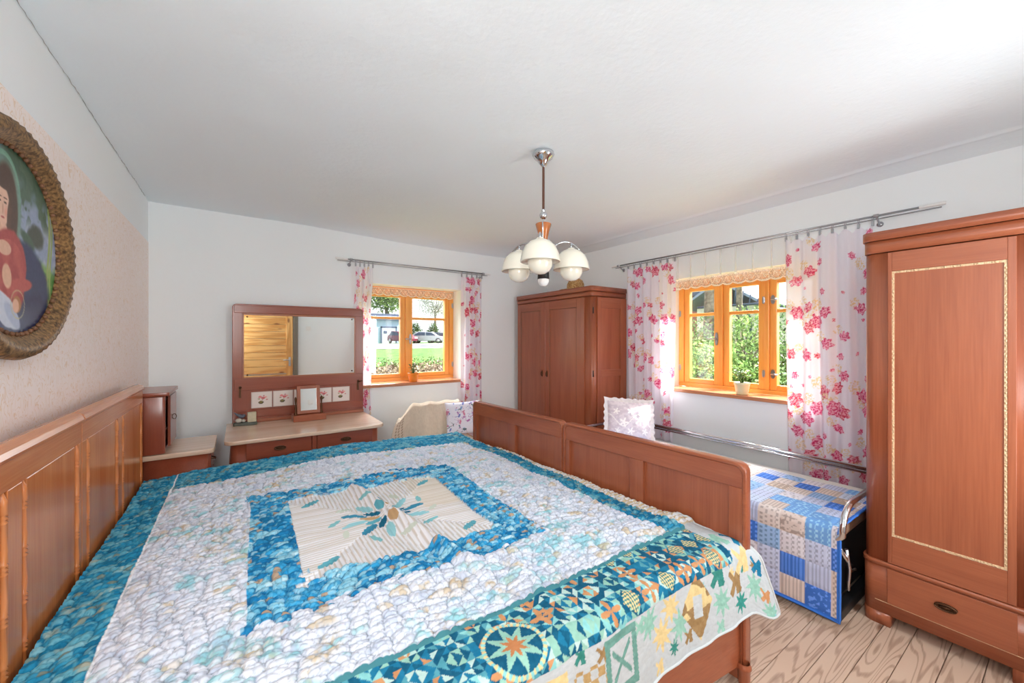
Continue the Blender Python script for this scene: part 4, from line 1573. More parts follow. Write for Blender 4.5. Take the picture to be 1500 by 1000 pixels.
def paint_picture():
    nr, na = 110, 300
    r = np.linspace(0.0001, 1, nr)
    a = np.linspace(0, 2 * PI, na)
    Rr, Aa = np.meshgrid(r, a, indexing='ij')
    yy = (pc + .317 * Rr * np.cos(Aa)).ravel()
    zz = (pz + .261 * Rr * np.sin(Aa)).ravel()
    n1 = fbm(yy * 26, zz * 26, 5)
    c = np.tile(np.array((150, 164, 190), float), (len(yy), 1))
    c = mixc(c, (190, 196, 214), sstep(.5, .7, n1) * .6)

    sh, shz = 0.0, 0.0

    def blob(y0, z0, ry, rz, col, soft=.15, rot=0., jag=.0):
        nonlocal c
        dy, dz = yy - y0 - sh, zz - z0 - shz
        u = dy * math.cos(rot) + dz * math.sin(rot)
        v = -dy * math.sin(rot) + dz * math.cos(rot)
        q = np.hypot(u / ry, v / rz) + (n1 - .5) * jag
        c = mixc(c, col, 1 - sstep(1 - soft, 1 + soft, q))
    # foliage above, meadow below, distant trees
    c = mixc(c, (62, 92, 70), sstep(1.66, 1.78, zz + .10 * (n1 - .5)) * sstep(1.6, 1.75, yy + .05))
    c = mixc(c, (78, 104, 84), sstep(.52, .6, n1) * sstep(1.62, 1.70, zz))
    c = mixc(c, (94, 146, 76), sstep(1.60, 1.57, zz + .25 * (yy - 1.78) + .01 * n1))
    c = mixc(c, (150, 190, 96), sstep(.58, .66, n1) * sstep(1.56, 1.52, zz) * .8)
    blob(1.86, 1.622, .06, .032, (66, 74, 60), .3, 0, .8)
    blob(1.80, 1.60, .05, .018, (70, 96, 74), .3, -.4, .6)
    for (ty, w) in ((1.955, .006), (1.975, .004)):
        c = mixc(c, (160, 178, 110), 1 - sstep(w, w * 1.8, np.abs(yy - ty - .01 * np.sin(zz * 20))))
    blob(1.93, 1.50, .012, .007, (226, 206, 90), .3, 0, 1.5)
    blob(1.95, 1.43, .012, .008, (226, 206, 90), .3, 0, 1.5)
    # blue cloak and the seated figure
    sh, shz = .055, .0
    blob(1.70, 1.44, .20, .15, (44, 54, 92), .08, 0, .1)
    blob(1.78, 1.40, .12, .07, (38, 46, 84), .1, -.5)
    # nimbus ring and veil
    q = np.hypot((yy - 1.655) / .092, (zz - 1.70) / .108)
    c = mixc(c, (120, 172, 148), (1 - sstep(.05, .09, np.abs(q - 1))) * .9)
    c = mixc(c, (150, 190, 170), (q < 1) * .25)
    blob(1.615, 1.66, .085, .13, (120, 150, 136), .1)
    blob(1.61, 1.66, .070, .125, (84, 60, 46), .1)         # hair
    blob(1.595, 1.585, .032, .035, (222, 176, 150), .15)     # neck
    blob(1.59, 1.665, .040, .056, (232, 190, 166), .1)      # face
    blob(1.575, 1.675, .008, .003, (96, 64, 50), .3)
    blob(1.606, 1.675, .008, .003, (96, 64, 50), .3)
    blob(1.592, 1.655, .004, .014, (208, 158, 134), .4)
    blob(1.592, 1.633, .010, .003, (186, 92, 84), .4)
    blob(1.575, 1.687, .011, .002, (110, 74, 56), .4)
    blob(1.606, 1.687, .011, .002, (110, 74, 56), .4)
    blob(1.612, 1.650, .010, .012, (226, 160, 138), .9)
    blob(1.628, 1.640, .012, .050, (92, 64, 48), .2, -.1)
    blob(1.60, 1.722, .040, .012, (84, 58, 44), .2)
    # red dress
    blob(1.63, 1.51, .105, .10, (172, 70, 66), .06, 0, .15)
    blob(1.60, 1.44, .12, .07, (164, 62, 60), .08)
    fold = .5 + .5 * np.sin((yy * 90 + zz * 20) + 5 * n1)
    red = (np.hypot((yy - 1.685) / .10, (zz - 1.50) / .085) < .95)
    c = mixc(c, (200, 100, 88), red * fold * .6)
    blob(1.60, 1.553, .040, .020, (222, 176, 150), .1)
    blob(1.70, 1.462, .075, .020, (186, 84, 76), .15, .12)
    blob(1.615, 1.478, .026, .034, (226, 180, 150), .12, .3)  # folded hands
    # child in pale wrap
    sh = .04
    blob(1.62, 1.385, .090, .040, (206, 214, 230), .08, -.45, .2)
    blob(1.66, 1.372, .055, .022, (178, 190, 214), .15, -.6, .3)
    q = np.hypot((yy - 1.735) / .042, (zz - 1.405) / .040)
    sh = .04
    c = mixc(c, (196, 186, 140), (1 - sstep(.03, .08, np.abs(q - 1))) * .7)
    blob(1.690, 1.405, .026, .024, (176, 120, 70), .15)
    blob(1.682, 1.400, .020, .020, (232, 186, 158), .15)
    c += (fbm(yy * 120, zz * 120, 9)[:, None] - .5) * 16
    vs = np.c_[np.full(len(yy), -.520), yy, zz]
    return mesh_obj('painted_scene', vs, grid_faces(nr, na), M['painted'], pic, smooth=False, colors=linA(np.clip(c, 0, 255)))


po = paint_picture()
po['label'] = 'painted scene of a praying woman in a red dress with a child'
B().prism([(pc + .32 * math.cos(a), pz + .262 * math.sin(a)) for a in np.linspace(0, 2 * PI, 61)[:-1]], -.532, -.523, 'x').build('backing', M['paper'], pic)

# ================================================================== CHANDELIER
lx, ly = 1.322, 1.624
ch = empty('chandelier', (lx, ly, ZC - .01), label='three-armed chandelier with cream opal glass shades hanging from the ceiling', cat='chandelier')
zc_ = ZC - .008
B().lathe([(.001, zc_), (.056, zc_), (.058, zc_ - .010), (.050, zc_ - .026), (.034, zc_ - .038), (.026, zc_ - .052), (.016, zc_ - .066), (.008, zc_ - .074), (.001, zc_ - .076)], 32, (lx, ly, 0)) \
    .build('canopy', M['chrome'], ch)
B().lathe([(.0065, zc_ - .07), (.0065, 1.975)], 12, (lx, ly, 0)).build('rod', plain('brown_rod', (110, 74, 62), .3, .6), ch)
B().ball((lx, ly, 1.958), .021, 20, 12).lathe([(.009, 1.99), (.011, 1.98), (.007, 1.975)], 12, (lx, ly, 0)).lathe([(.005, 1.94), (.005, 1.915)], 10, (lx, ly, 0)).build('ball', M['chrome'], ch)
B().lathe([(.001, 1.914), (.040, 1.914), (.042, 1.910), (.032, 1.875), (.024, 1.84), (.018, 1.80), (.017, 1.73), (.001, 1.725)], 28, (lx, ly, 0)) \
    .build('wooden_body', wood('lamp_walnut', (130, 66, 30), (190, 112, 56), 'z', .2, .6, rings=3), ch)
for k in range(3):
    a = math.radians(-100 + 120 * k) + math.radians(0)
    dx, dy = math.cos(a), math.sin(a)
    # camera-frame offsets turned into the room's axes
    F = Vector((.568, .823, 0))
    Rr = Vector((.823, -.568, 0))
    dirv = Rr * dx + F * dy
    dirv.normalize()
    c0 = Vector((lx, ly, 0))
    e = c0 + dirv * .165
    fl_ = B()
    fl_.tube([c0 + dirv * .042 + Vector((0, 0, 1.913)), c0 + dirv * .034 + Vector((0, 0, 1.880)), c0 + dirv * .026 + Vector((0, 0, 1.845)), c0 + dirv * .021 + Vector((0, 0, 1.80)), c0 + dirv * .020 + Vector((0, 0, 1.73))], .004, 6)
    fl_.build('flute', M['chrome'], ch)
    path = []
    for q in range(13):
        t = q / 12
        path.append(c0 + dirv * (.020 + .205 * t) + Vector((0, 0, 1.745 + .085 * math.sin(PI * min(t * .86 + .02, 1)) ** .8)))
    am = B().tube(path, [.005] * 11 + [.004, .003], 8)
    am.tube([e + Vector((0, 0, 1.824)), e + Vector((0, 0, 1.792))], .0045, 8)
    am.build('arm', M['chrome'], ch)
    zz0 = 1.792
    B().lathe([(.018, zz0 + .006), (.022, zz0), (.052, zz0 - .012), (.076, zz0 - .036), (.090, zz0 - .068), (.097, zz0 - .104), (.097, zz0 - .110), (.093, zz0 - .110), (.086, zz0 - .106),
               (.060, zz0 - .103)], 36, e).build('shade', M['opal'], ch)
    B().lathe([(.058, zz0 - .100), (.0605, zz0 - .115), (.057, zz0 - .135), (.044, zz0 - .156), (.024, zz0 - .168), (.001, zz0 - .171)], 30, e).build('globe', M['opal'], ch)
B().lathe([(.001, 1.70), (.012, 1.70), (.013, 1.675), (.020, 1.668), (.030, 1.658), (.031, 1.622), (.001, 1.622)], 24, (lx, ly, 0)).build('lower_socket', M['black'], ch)
B().lathe([(.014, 1.73), (.012, 1.715), (.011, 1.70)], 14, (lx, ly, 0)).build('collar', M['steel'], ch)
B().lathe([(.0295, 1.622), (.0285, 1.608), (.022, 1.594), (.010, 1.586), (.001, 1.585)], 24, (lx, ly, 0)).build('lower_bulb', M['bulb'], ch)


# ================================================================== DAYBED WITH PATCHWORK QUILT
db = empty('daybed', (2.6, 1.5, 0), label='folding daybed with bent chrome tubes and a long chrome back rail, under the right-hand window', cat='daybed')
B().box(2.26, 2.88, .66, 2.40, .34, .425).build('seat_cushion', M['cushion'], db, bevel=.03, seg=3)
B().box(2.27, 2.86, .68, 2.38, .05, .335).build('bedding_box', M['black'], db, bevel=.01)
B().box(2.26, 2.30, .64, 2.40, .0, .05).box(2.83, 2.87, .64, 2.40, .0, .05).box(2.26, 2.87, .64, .68, .0, .05).box(2.26, 2.87, 2.36, 2.40, 0, .05) \
    .build_each('base_frame', M['black'], db, bevel=.006)
for yy in (.612, 2.44):
    sg = 1 if yy < 1 else -1
    path = [(2.262, yy + .055 * sg, .02), (2.262, yy + .055 * sg, .34), (2.225, yy + .028 * sg, .40), (2.200, yy, .435)]
    path += [(2.200 + .135 * (1 - math.cos(a)), yy, .445 + .112 * math.sin(a)) for a in np.linspace(.12, PI / 2, 9)] + [(2.95, yy, .557)]
    B().tube(path, .013, 12).build('bent_tube_end', M['chrome'], db)
rl = B()
rl.tube([(2.965, .612, .563), (2.965, 2.44, .563)], .013, 10)
rl.tube([(2.975, .612, .538), (2.975, 2.44, .538)], .008, 8)
rl.build('back_rail', M['chrome'], db)
for yy in (.618, 2.44):
    B().tube([(2.965, yy, .56), (2.965, yy, .02)], .012, 10).build('rear_leg', M['chrome'], db)
B().tube([(2.24, .635, .36), (2.32, .628, .28), (2.36, .628, .22), (2.44, .632, .20)], .009, 8).tube([(2.30, .625, .34), (2.33, .622, .24), (2.31, .622, .15)], .007, 8) \
    .build('folding_link', M['chrome'], db)


def daybed_quilt():
    y0, y1 = .622, 2.36
    ny_ = int((y1 - y0) / .0035)
    tl_ = .62 + .41
    nt = int(tl_ / .0035)
    g = np.linspace(y0, y1, ny_)
    t = np.linspace(0, tl_, nt)
    G, T = np.meshgrid(g, t, indexing='ij')
    y, s = G.ravel(), T.ravel()
    xf, R = 2.212, .03
    top_l = 2.84 - xf - R
    d = s - top_l
    arc = R * PI / 2
    x = np.where(d < 0, 2.84 - s, np.where(d < arc, xf + R - R * np.sin(np.clip(d, 0, arc) / R), xf - .02 * np.maximum(d - arc, 0)))
    z = np.where(d < 0, .455, np.where(d < arc, .455 - R * (1 - np.cos(np.clip(d, 0, arc) / R)), .455 - R - np.maximum(d - arc, 0)))
    z = z + np.where(d < 0, .006 * np.sin(y * 5) - .010 * sstep(.3, .0, s) * 0 + .006 * fbm(y * 6, s * 6, 2), 0)
    x = x + np.where(d > arc, .006 * np.sin(y * 9 + 1) * sstep(0, .3, d), 0)
    P_ = .1035
    i, j = np.floor((y - .655) / P_), np.floor((tl_ - .012 - s) / P_)
    fy, fs_ = (y - .655) / P_ - i, (tl_ - .012 - s) / P_ - j
    pal = np.array([(206, 216, 244), (226, 212, 206), (66, 116, 206), (120, 172, 234), (186, 170, 158), (232, 230, 240), (160, 196, 240), (208, 222, 246), (200, 210, 240), (230, 220, 216)], float)
    hid = np.minimum((hash2(i, j, 12) * 10).astype(int), 9)
    c = pal[hid]
    dot = ((np.floor(y * 85) % 2 == 0) & (np.floor(s * 85 + (np.floor(y * 42) % 2)) % 2 == 0))
    inv = np.where(c.mean(axis=1) > 190, -44, 48)[:, None]
    pr = hash2(i, j, 33)
    c = np.where((dot & (pr > .35))[:, None], c + inv, c)
    stripe = (np.floor(y * 130) % 2 == 0) & (pr < .2)
    c = np.where(stripe[:, None], c + inv * .7, c)
    spr = (vnoise(y * 110, s * 110, 5) > .68) & (pr >= .2) & (pr <= .35)
    c = np.where(spr[:, None], c + inv, c)
    e = np.minimum(np.minimum(fy, 1 - fy), np.minimum(fs_, 1 - fs_))
    puff = .0045 * np.sqrt(np.clip(e * 5, 0, 1))
    z = z + np.where(d < arc, puff, 0)
    x = x - np.where(d >= arc, puff, 0)
    bind = (s > tl_ - .014) | (y < y0 + .014)
    c = np.where(bind[:, None], np.array((58, 120, 214), float), c)
    v = np.c_[x, y, z]
    o = mesh_obj('patchwork_quilt', v, grid_faces(ny_, nt), M['quilt'], colors=linA(np.clip(c, 0, 255)))
    Gv = v.reshape(ny_, nt, 3)
    B().tube([tuple(p) for p in Gv[0, ::6]] + [tuple(p) for p in Gv[::10, -1]], .005, 6).build('binding', plain('blue_binding', (58, 120, 214), .9), o)
    return o


tag(daybed_quilt(), 'blue and white patchwork quilt of square patches spread over the daybed', 'quilt')
tag(B().box(2.80, 2.94, .66, 2.40, .425, .452).build('folded_sheet', plain('white_sheet', (232, 232, 230), .9, bump=.2, bscale=40), bevel=.01),
    'white folded sheet showing along the wall side of the patchwork quilt', 'sheet')


# ================================================================== CUSHIONS
def cushion(name, w, h, th, colorf, mt, n=70, frill=0.0):
    g = np.linspace(-1, 1, n)
    U, V = np.meshgrid(g, g, indexing='ij')
    u, v = U.ravel(), V.ravel()
    prof = np.clip((1 - np.abs(u) ** 2.6) * (1 - np.abs(v) ** 2.6), 0, 1) ** .5
    pinch = 1 - .06 * (1 - np.abs(u)) ** .5 * 0
    x = u * w / 2 * (1 - .05 * (1 - v ** 2) * np.abs(u))
    z = v * h / 2 * (1 - .05 * (1 - u ** 2) * np.abs(v))
    wr_ = .006 * (fbm(u * 4, v * 4, 8) - .5)
    front = np.c_[x, -(prof * th / 2 + wr_ * prof), z]
    back = np.c_[x, (prof * th / 2), z]
    vs = np.r_[front, back]
    F = grid_faces(n, n)
    fs = np.r_[F, (F + n * n)[:, ::-1]]
    c = colorf(u * w / 2, v * h / 2)
    return mesh_obj(name, vs, fs, mt, colors=linA(np.clip(np.r_[c, c], 0, 255)))


def lace_print(x, z):
    c = np.tile(np.array((226, 216, 222), float), (len(x), 1))
    c = mixc(c, (206, 194, 204), sstep(.45, .6, fbm(x * 60, z * 60, 3)) * .8)
    for (cx, cz, R) in ((-.06, -.02, .042), (.07, .0, .042), (.0, .075, .034), (.11, .08, .026), (-.12, .07, .028), (.0, -.09, .034), (-.11, -.09, .026), (.12, -.09, .03)):
        dx, dz = x - cx, z - cz
        a = np.arctan2(dz, dx)
        m = np.hypot(dx, dz) < R * (.62 + .38 * np.cos(5 * a))
        c = np.where(m[:, None], np.array((250, 246, 244), float), c)
    m = np.abs(z - .05 * np.sin(x * 24)) < .005
    c = np.where(m[:, None], np.array((248, 244, 242), float), c)
    return c


def bird_print(x, z):
    c = np.tile(np.array((226, 224, 236), float), (len(x), 1))
    r_ = np.random.default_rng(4)
    for k in range(46):
        cx, cz = r_.uniform(-.17, .17), r_.uniform(-.15, .15)
        R = r_.uniform(.006, .022)
        th = r_.uniform(0, PI)
        dx, dz = x - cx, z - cz
        u, v = dx * math.cos(th) + dz * math.sin(th), -dx * math.sin(th) + dz * math.cos(th)
        col = [(120, 130, 190), (176, 110, 170), (90, 110, 120), (140, 170, 210), (206, 130, 160)][k % 5]
        m = ((u / R) ** 2 + (v / (R * .45)) ** 2 < 1) | ((np.abs(v - 3 * u * u / R * .3) < .0022) & (np.abs(u) < R * 2))
        c = np.where(m[:, None], np.array(col, float), c)
    return c


p1 = cushion('cushion', .37, .32, .12, lace_print, M['cushion_print'])
p1.location = (2.70, 2.18, .622)
p1.rotation_euler = (math.radians(-16), math.radians(4), math.radians(-36))
fr = B()
vsf = []
nfr = 120
for k in range(nfr):
    a = 2 * PI * k / nfr
    ca, sa = math.cos(a), math.sin(a)
    s_ = 1 / max(abs(ca), abs(sa))
    for q in (0.0, 1.0):
        vsf.append((ca * s_ * (.170 + (.040 + .005 * math.sin(k * 1.3)) * q), .006 * q * math.sin(k * 1.9), sa * s_ * (.145 + (.040 + .005 * math.sin(k * 1.3)) * q)))
fr.add(vsf, [(2 * k, 2 * k + 1, (2 * k + 3) % (2 * nfr), (2 * k + 2) % (2 * nfr)) for k in range(nfr)], True)
fro = fr.build('lace_frill', plain('frill_cotton', (240, 234, 234), .9, bump=.6, bscale=200), p1, world=False)
tag(p1, 'white lace cushion with a frilled edge, at the far end of the daybed', 'cushion')
p2 = cushion('cushion', .34, .31, .11, bird_print, M['cushion_print'])
p2.location = (1.755, 3.345, .565)
p2.rotation_euler = (math.radians(-20), math.radians(-3), math.radians(-22))
tag(p2, 'pale cushion printed with blue and purple flowers, on the covered armchair', 'cushion')

# ================================================================== ARMCHAIR AND THROW
ac = empty('armchair', (1.58, 3.42, 0), label='low armchair under a beige throw below the far window', cat='armchair')
B().box(1.30, 1.86, 3.20, 3.56, .22, .385).build('seat', M['cushion'], ac, bevel=.03, seg=3)
rk = Matrix.Rotation(math.radians(-8), 3, 'X')
B().obox((1.58, 3.545, .50), (.25, .035, .165), rk).build('backrest', M['cushion'], ac, bevel=.03, seg=3)
for xx in (1.33, 1.83):
    for yy in (3.24, 3.54):
        B().box(xx - .02, xx + .02, yy - .02, yy + .02, 0, .23).build('leg', M['cherry_v'], ac, bevel=.004)


def throw():
    nu, nv = 130, 120
    g, t = np.linspace(0, 1, nu), np.linspace(0, 1, nv)
    G, T = np.meshgrid(g, t, indexing='ij')
    s, tt = G.ravel(), T.ravel()
    # cross path: behind the back, over its top edge, down the front, over the seat
    key = np.array([(3.66, .30), (3.625, .50), (3.605, .66), (3.585, .705), (3.555, .712), (3.515, .690), (3.480, .56), (3.455, .415), (3.36, .40), (3.21, .398), (3.168, .37), (3.160, .27)])
    kl = np.r_[0, np.cumsum(np.hypot(*np.diff(key, axis=0).T))]
    kl /= kl[-1]
    y = np.interp(tt, kl, key[:, 0])
    z = np.interp(tt, kl, key[:, 1])
    w = sstep(.24, .0, s)      # the left end slips off the side of the chair
    x = 1.20 + .60 * s + .02 * np.sin(tt * 8) * (1 - s)
    z = z + .006 * np.sin(s * 22 + tt * 9) * (z > .3)
    fall = w * (.11 + .12 * sstep(.3, .7, tt))
    z = z - fall
    x = x - w * .11 * sstep(.28, .50, tt) + .03 * w
    y = y - .012 * np.sin(s * 16 + 3 * tt) * sstep(.4, .6, tt) - .008 * np.abs(np.sin((s * 3 - tt * 4) * 2.2)) - w * .02
    c = np.tile(np.array((216, 200, 180), float), (len(s), 1)) + (fbm(s * 90, tt * 90, 3)[:, None] - .5) * 20
    band = (np.abs(s - .045) < .008) | (np.abs(s - .075) < .006) | (np.abs(s - .105) < .008)
    c = np.where((band & (((tt * 60) % 1) < .6))[:, None], np.array((150, 124, 104), float), c)
    v = np.c_[x, y, z]
    o = mesh_obj('throw', v, grid_faces(nu, nv), M['cushion_print'], colors=linA(c))
    G3 = v.reshape(nu, nv, 3)
    fr = B()
    for k in range(45, nv, 2):
        p = G3[0, k]
        fr.tube([p, p + np.array((-.008, -.002, -.020)), p + np.array((-.012 - .006 * math.sin(k), -.004, -.042))], .0022, 4, caps=False)
    fr.build('fringe', plain('throw_fringe', (206, 188, 166), .95), o)
    return o


tag(throw(), 'beige woven throw with a dark-striped fringed end, draped over the armchair', 'throw')


# ================================================================== SILL PLANTS
def leafm(b, base, d, L, W, droop=.3, cup=.2):
    d = Vector(d).normalized()
    up = Vector((0, 0, 1))
    sd = d.cross(up)
    if sd.length < 1e-3:
        sd = Vector((1, 0, 0))
    sd.normalize()
    base = Vector(base)
    vs = []
    for t, w in ((0, .08), (.3, .8), (.6, 1), (.85, .6), (1, .02)):
        c = base + d * L * t + Vector((0, 0, -droop * L * t * t))
        vs += [c - sd * W * w / 2 + Vector((0, 0, cup * W * w)), c, c + sd * W * w / 2 + Vector((0, 0, cup * W * w))]
    fs = []
    for i in range(4):
        for k in range(2):
            a = i * 3 + k
            fs.append((a, a + 1, a + 4, a + 3))
    return b.add(vs, fs, True)


def pot_plant(loc, pot_mat, pr, ph, label, leaf_mat, spread, hgt, n, seed, accents=None):
    r = random.Random(seed)
    o = empty('potted_plant', loc, label=label, cat='plant')
    x, y, z = loc
    B().lathe([(.001, 0), (pr * .72, 0), (pr * .74, .006), (pr * .96, ph * .80), (pr * 1.02, ph * .82), (pr * 1.02, ph), (pr * .93, ph), (pr * .90, ph * .88), (.001, ph * .88)], 28, loc).build('pot', pot_mat, o)
    B().lathe([(pr * .90, ph * .885), (.001, ph * .92)], 16, loc).build('soil', M['soil'], o)
    st, lf, ac_ = B(), B(), B()
    for k in range(n):
        a = r.uniform(0, 2 * PI)
        rad = r.uniform(.1, 1) * spread
        h = hgt * r.uniform(.35, 1)
        p0 = Vector((x + r.uniform(-.01, .01), y + r.uniform(-.01, .01), z + ph * .9))
        p1 = Vector((x + rad * math.cos(a), y + rad * math.sin(a), z + ph + h))
        st.tube([p0, (p0 + p1) / 2 + Vector((0, 0, h * .15)), p1], [.003, .0022, .0015], 5)
        tgt = ac_ if (accents and k % 4 == 0) else lf
        for q in range(4):
            aa = a + q * PI / 2 + r.uniform(-.3, .3)
            leafm(tgt, p1 - Vector((0, 0, .01 * q)), (math.cos(aa), math.sin(aa), r.uniform(.2, .9)), r.uniform(.028, .048), .020, .3)
    st.build('stem', M['leaf'], o)
    lf.build('foliage', leaf_mat, o)
    if accents:
        ac_.build('foliage', accents, o)
    return o


pot_plant((1.452, 3.862, WZ[0] + .0005), M['terracotta'], .054, .088, 'small jade plant in an orange pot on the far window sill', M['leaf'], .05, .09, 9, 2)
pot_plant((3.215, 1.515, WZ[0] + .0005), M['cream'], .056, .092, 'small yellow-green plant in a cream pot on the right-hand window sill', M['leaf'], .07, .11, 12, 5, M['leaf_yellow'])


# ================================================================== OUTSIDE
def stuff_mat(name, c1, c2, scale, rough=.95, c3=None):
    m, n, l, p = mat(name)
    tc = n.new('ShaderNodeTexCoord')
    nz = n.new('ShaderNodeTexNoise')
    nz.inputs['Scale'].default_value = scale
    nz.inputs['Detail'].default_value = 6
    l.new(tc.outputs['Object'], nz.inputs['Vector'])
    cr = n.new('ShaderNodeValToRGB')
    cr.color_ramp.elements[0].position = .38
    cr.color_ramp.elements[0].color = lin(c1)
    cr.color_ramp.elements[1].position = .62
    cr.color_ramp.elements[1].color = lin(c2)
    l.new(nz.outputs['Fac'], cr.inputs[0])
    l.new(cr.outputs[0], p.inputs['Base Color'])
    p.inputs['Roughness'].default_value = rough
    return m


M['grass'] = stuff_mat('lawn_grass', (52, 92, 34), (96, 136, 56), 3)
M['gravel'] = stuff_mat('pale_gravel', (150, 148, 142), (176, 172, 166), 2)
M['asphalt'] = stuff_mat('grey_asphalt', (92, 94, 108), (112, 112, 124), 1.5)
M['leaf_dark'] = stuff_mat('hedge_leaves', (34, 58, 26), (84, 112, 52), 14)
M['leaf_light'] = stuff_mat('young_leaves', (66, 98, 44), (124, 148, 78), 9)
M['blossom'] = stuff_mat('blossom', (196, 196, 190), (150, 152, 136), 6)
M['bark'] = stuff_mat('bark', (70, 60, 50), (128, 118, 104), 12)
M['litter'] = stuff_mat('leaf_litter', (92, 76, 58), (156, 140, 116), 9)

# terrain: garden slopes up gently beyond the far wall
nx_, ny2 = 90, 120
gx = -14 + 50 * np.linspace(0, 1, nx_)
gy = YF + REV + .0 + 62 * np.linspace(0, 1, ny2) ** 2
X, Y = np.meshgrid(gx, gy, indexing='ij')
x, y = X.ravel(), Y.ravel()


def gz(x, y):
    return .50 + .36 * sstep(6, 42, y) + .05 * (fbm(np.asarray(x) * .4, np.asarray(y) * .4, 6) - .5)


zg = gz(x, y)
def strip(name, y0, y1, mt, dz, label, cat, kind, x0=-14, x1=36, n=40):
    g1, g2 = np.linspace(x0, x1, n), np.linspace(y0, y1, n)
    A, Bq = np.meshgrid(g1, g2, indexing='ij')
    a, b_ = A.ravel(), Bq.ravel()
    o = mesh_obj(name, np.c_[a, b_, gz(a, b_) + dz], grid_faces(n, n), mt)
    return tag(o, label, cat, kind=kind)


tag(mesh_obj('ground', np.c_[x, y, zg], grid_faces(nx_, ny2), M['grass']), kind='structure')
strip('gravel_path', 25.0, 41.0, M['gravel'], .02, None, None, 'structure')
strip('road', 19.0, 33.0, M['asphalt'], .035, None, None, 'structure', 11.6, 20.0)
# ground beyond the right wall
g1, g2 = np.linspace(XR + REV, 46, 50), np.linspace(-10, YF + REV, 40)
A, Bq = np.meshgrid(g1, g2, indexing='ij')
tag(mesh_obj('ground', np.c_[A.ravel(), Bq.ravel(), .50 + .05 * (fbm(A.ravel() * .5, Bq.ravel() * .5, 3) - .5)], grid_faces(50, 40), M['grass']), kind='structure')


def leaves(name, mt, parent, c, rad, n, size, seed, label=None, hollow=.35, kind='stuff'):
    r_ = np.random.default_rng(seed)
    d = r_.normal(size=(n, 3))
    d /= np.linalg.norm(d, axis=1)[:, None]
    rr = (hollow + (1 - hollow) * r_.random(n)) ** .7
    lump = 1 + .22 * np.sin(d[:, 0] * 7 + seed) * np.cos(d[:, 1] * 6) + .15 * np.sin(d[:, 2] * 9)
    p = np.array(c) + d * (rr * lump)[:, None] * np.array(rad)
    a = r_.normal(size=(n, 3))
    a /= np.linalg.norm(a, axis=1)[:, None]
    b = np.cross(a, r_.normal(size=(n, 3)))
    b /= np.linalg.norm(b, axis=1)[:, None]
    L = size * (.6 + .8 * r_.random(n))[:, None]
    W = L * .45
    vs = np.empty((n, 4, 3))
    vs[:, 0] = p - a * L / 2
    vs[:, 1] = p + b * W / 2
    vs[:, 2] = p + a * L / 2
    vs[:, 3] = p - b * W / 2
    fs = np.arange(n * 4).reshape(n, 4)
    o = mesh_obj(name, vs.reshape(-1, 3), fs, mt, parent, smooth=False)
    if kind:
        o['kind'] = kind
    return o


def shrub(loc, rad, n, seed, label, mt, size=.05, name='garden_shrub', group='shrubs outside the right-hand window'):
    o = empty(name, loc, label=label, cat='shrub', group=group)
    st = B()
    r = random.Random(seed)
    for k in range(9):
        a = r.uniform(0, 2 * PI)
        p1 = Vector(loc) + Vector((rad[0] * .6 * math.cos(a), rad[1] * .6 * math.sin(a), rad[2] * r.uniform(1.0, 1.7)))
        st.tube([Vector(loc) + Vector((r.uniform(-.1, .1), r.uniform(-.1, .1), -.1)), (Vector(loc) + p1) / 2 + Vector((0, 0, .1)), p1], [.02, .012, .005], 5)
    st.build('stem', M['bark'], o)
    leaves('foliage', mt, o, (loc[0], loc[1], loc[2] + rad[2] * .95), rad, n, size, seed)
    return o


hed = [((5.35, 4.55, .5), (.48, .48, .52), 'dark leafy shrub outside the left pane of the daybed window', M['leaf_dark']),
       ((6.6, 4.05, .5), (.60, .60, .60), 'broad light-green shrub behind the others outside the daybed window', M['leaf_light']),
       ((5.25, 3.55, .5), (.46, .46, .52), 'dark shrub outside the daybed window, between its left and middle panes', M['leaf_dark']),
       ((5.75, 2.70, .5), (.40, .46, .60), 'tall young-leaved shrub outside the middle pane of the daybed window', M['leaf_light']),
       ((4.85, 2.62, .5), (.34, .36, .40), 'low pale shrub close below the middle pane of the daybed window', M['leaf_light']),
       ((5.5, 1.80, .5), (.44, .44, .60), 'dark shrub outside the curtained right pane of the daybed window', M['leaf_dark'])]
for k, (lc, rd, lb, mt_) in enumerate(hed):
    shrub(lc, rd, 5200, 40 + k, lb, mt_)


def tree(name, loc, h, tr, crown, n, size, seed, label, mt, lean=0.0, group=None):
    o = empty(name, loc, label=label, cat='tree', group=group)
    r = random.Random(seed)
    L = Vector(loc)
    t = B()
    t.tube([L + Vector((0, 0, -.2)), L + Vector((lean * .3, 0, h * .3)), L + Vector((lean, 0, h * .62))], [tr * 1.3, tr, tr * .75], 12)
    tips = []
    for k in range(7):
        a = r.uniform(0, 2 * PI)
        e = L + Vector((lean + crown[0] * .7 * math.cos(a), crown[1] * .7 * math.sin(a), h * r.uniform(.7, 1.0)))
        t.tube([L + Vector((lean * .8, 0, h * .5)), (L + Vector((lean, 0, h * .55)) + e) / 2 + Vector((0, 0, .2)), e], [tr * .5, tr * .3, tr * .08], 6)
    t.build('trunk', M['bark'], o)
    leaves('crown', mt, o, (loc[0] + lean, loc[1], loc[2] + h * .72), crown, n, size, seed, hollow=.2)
    return o


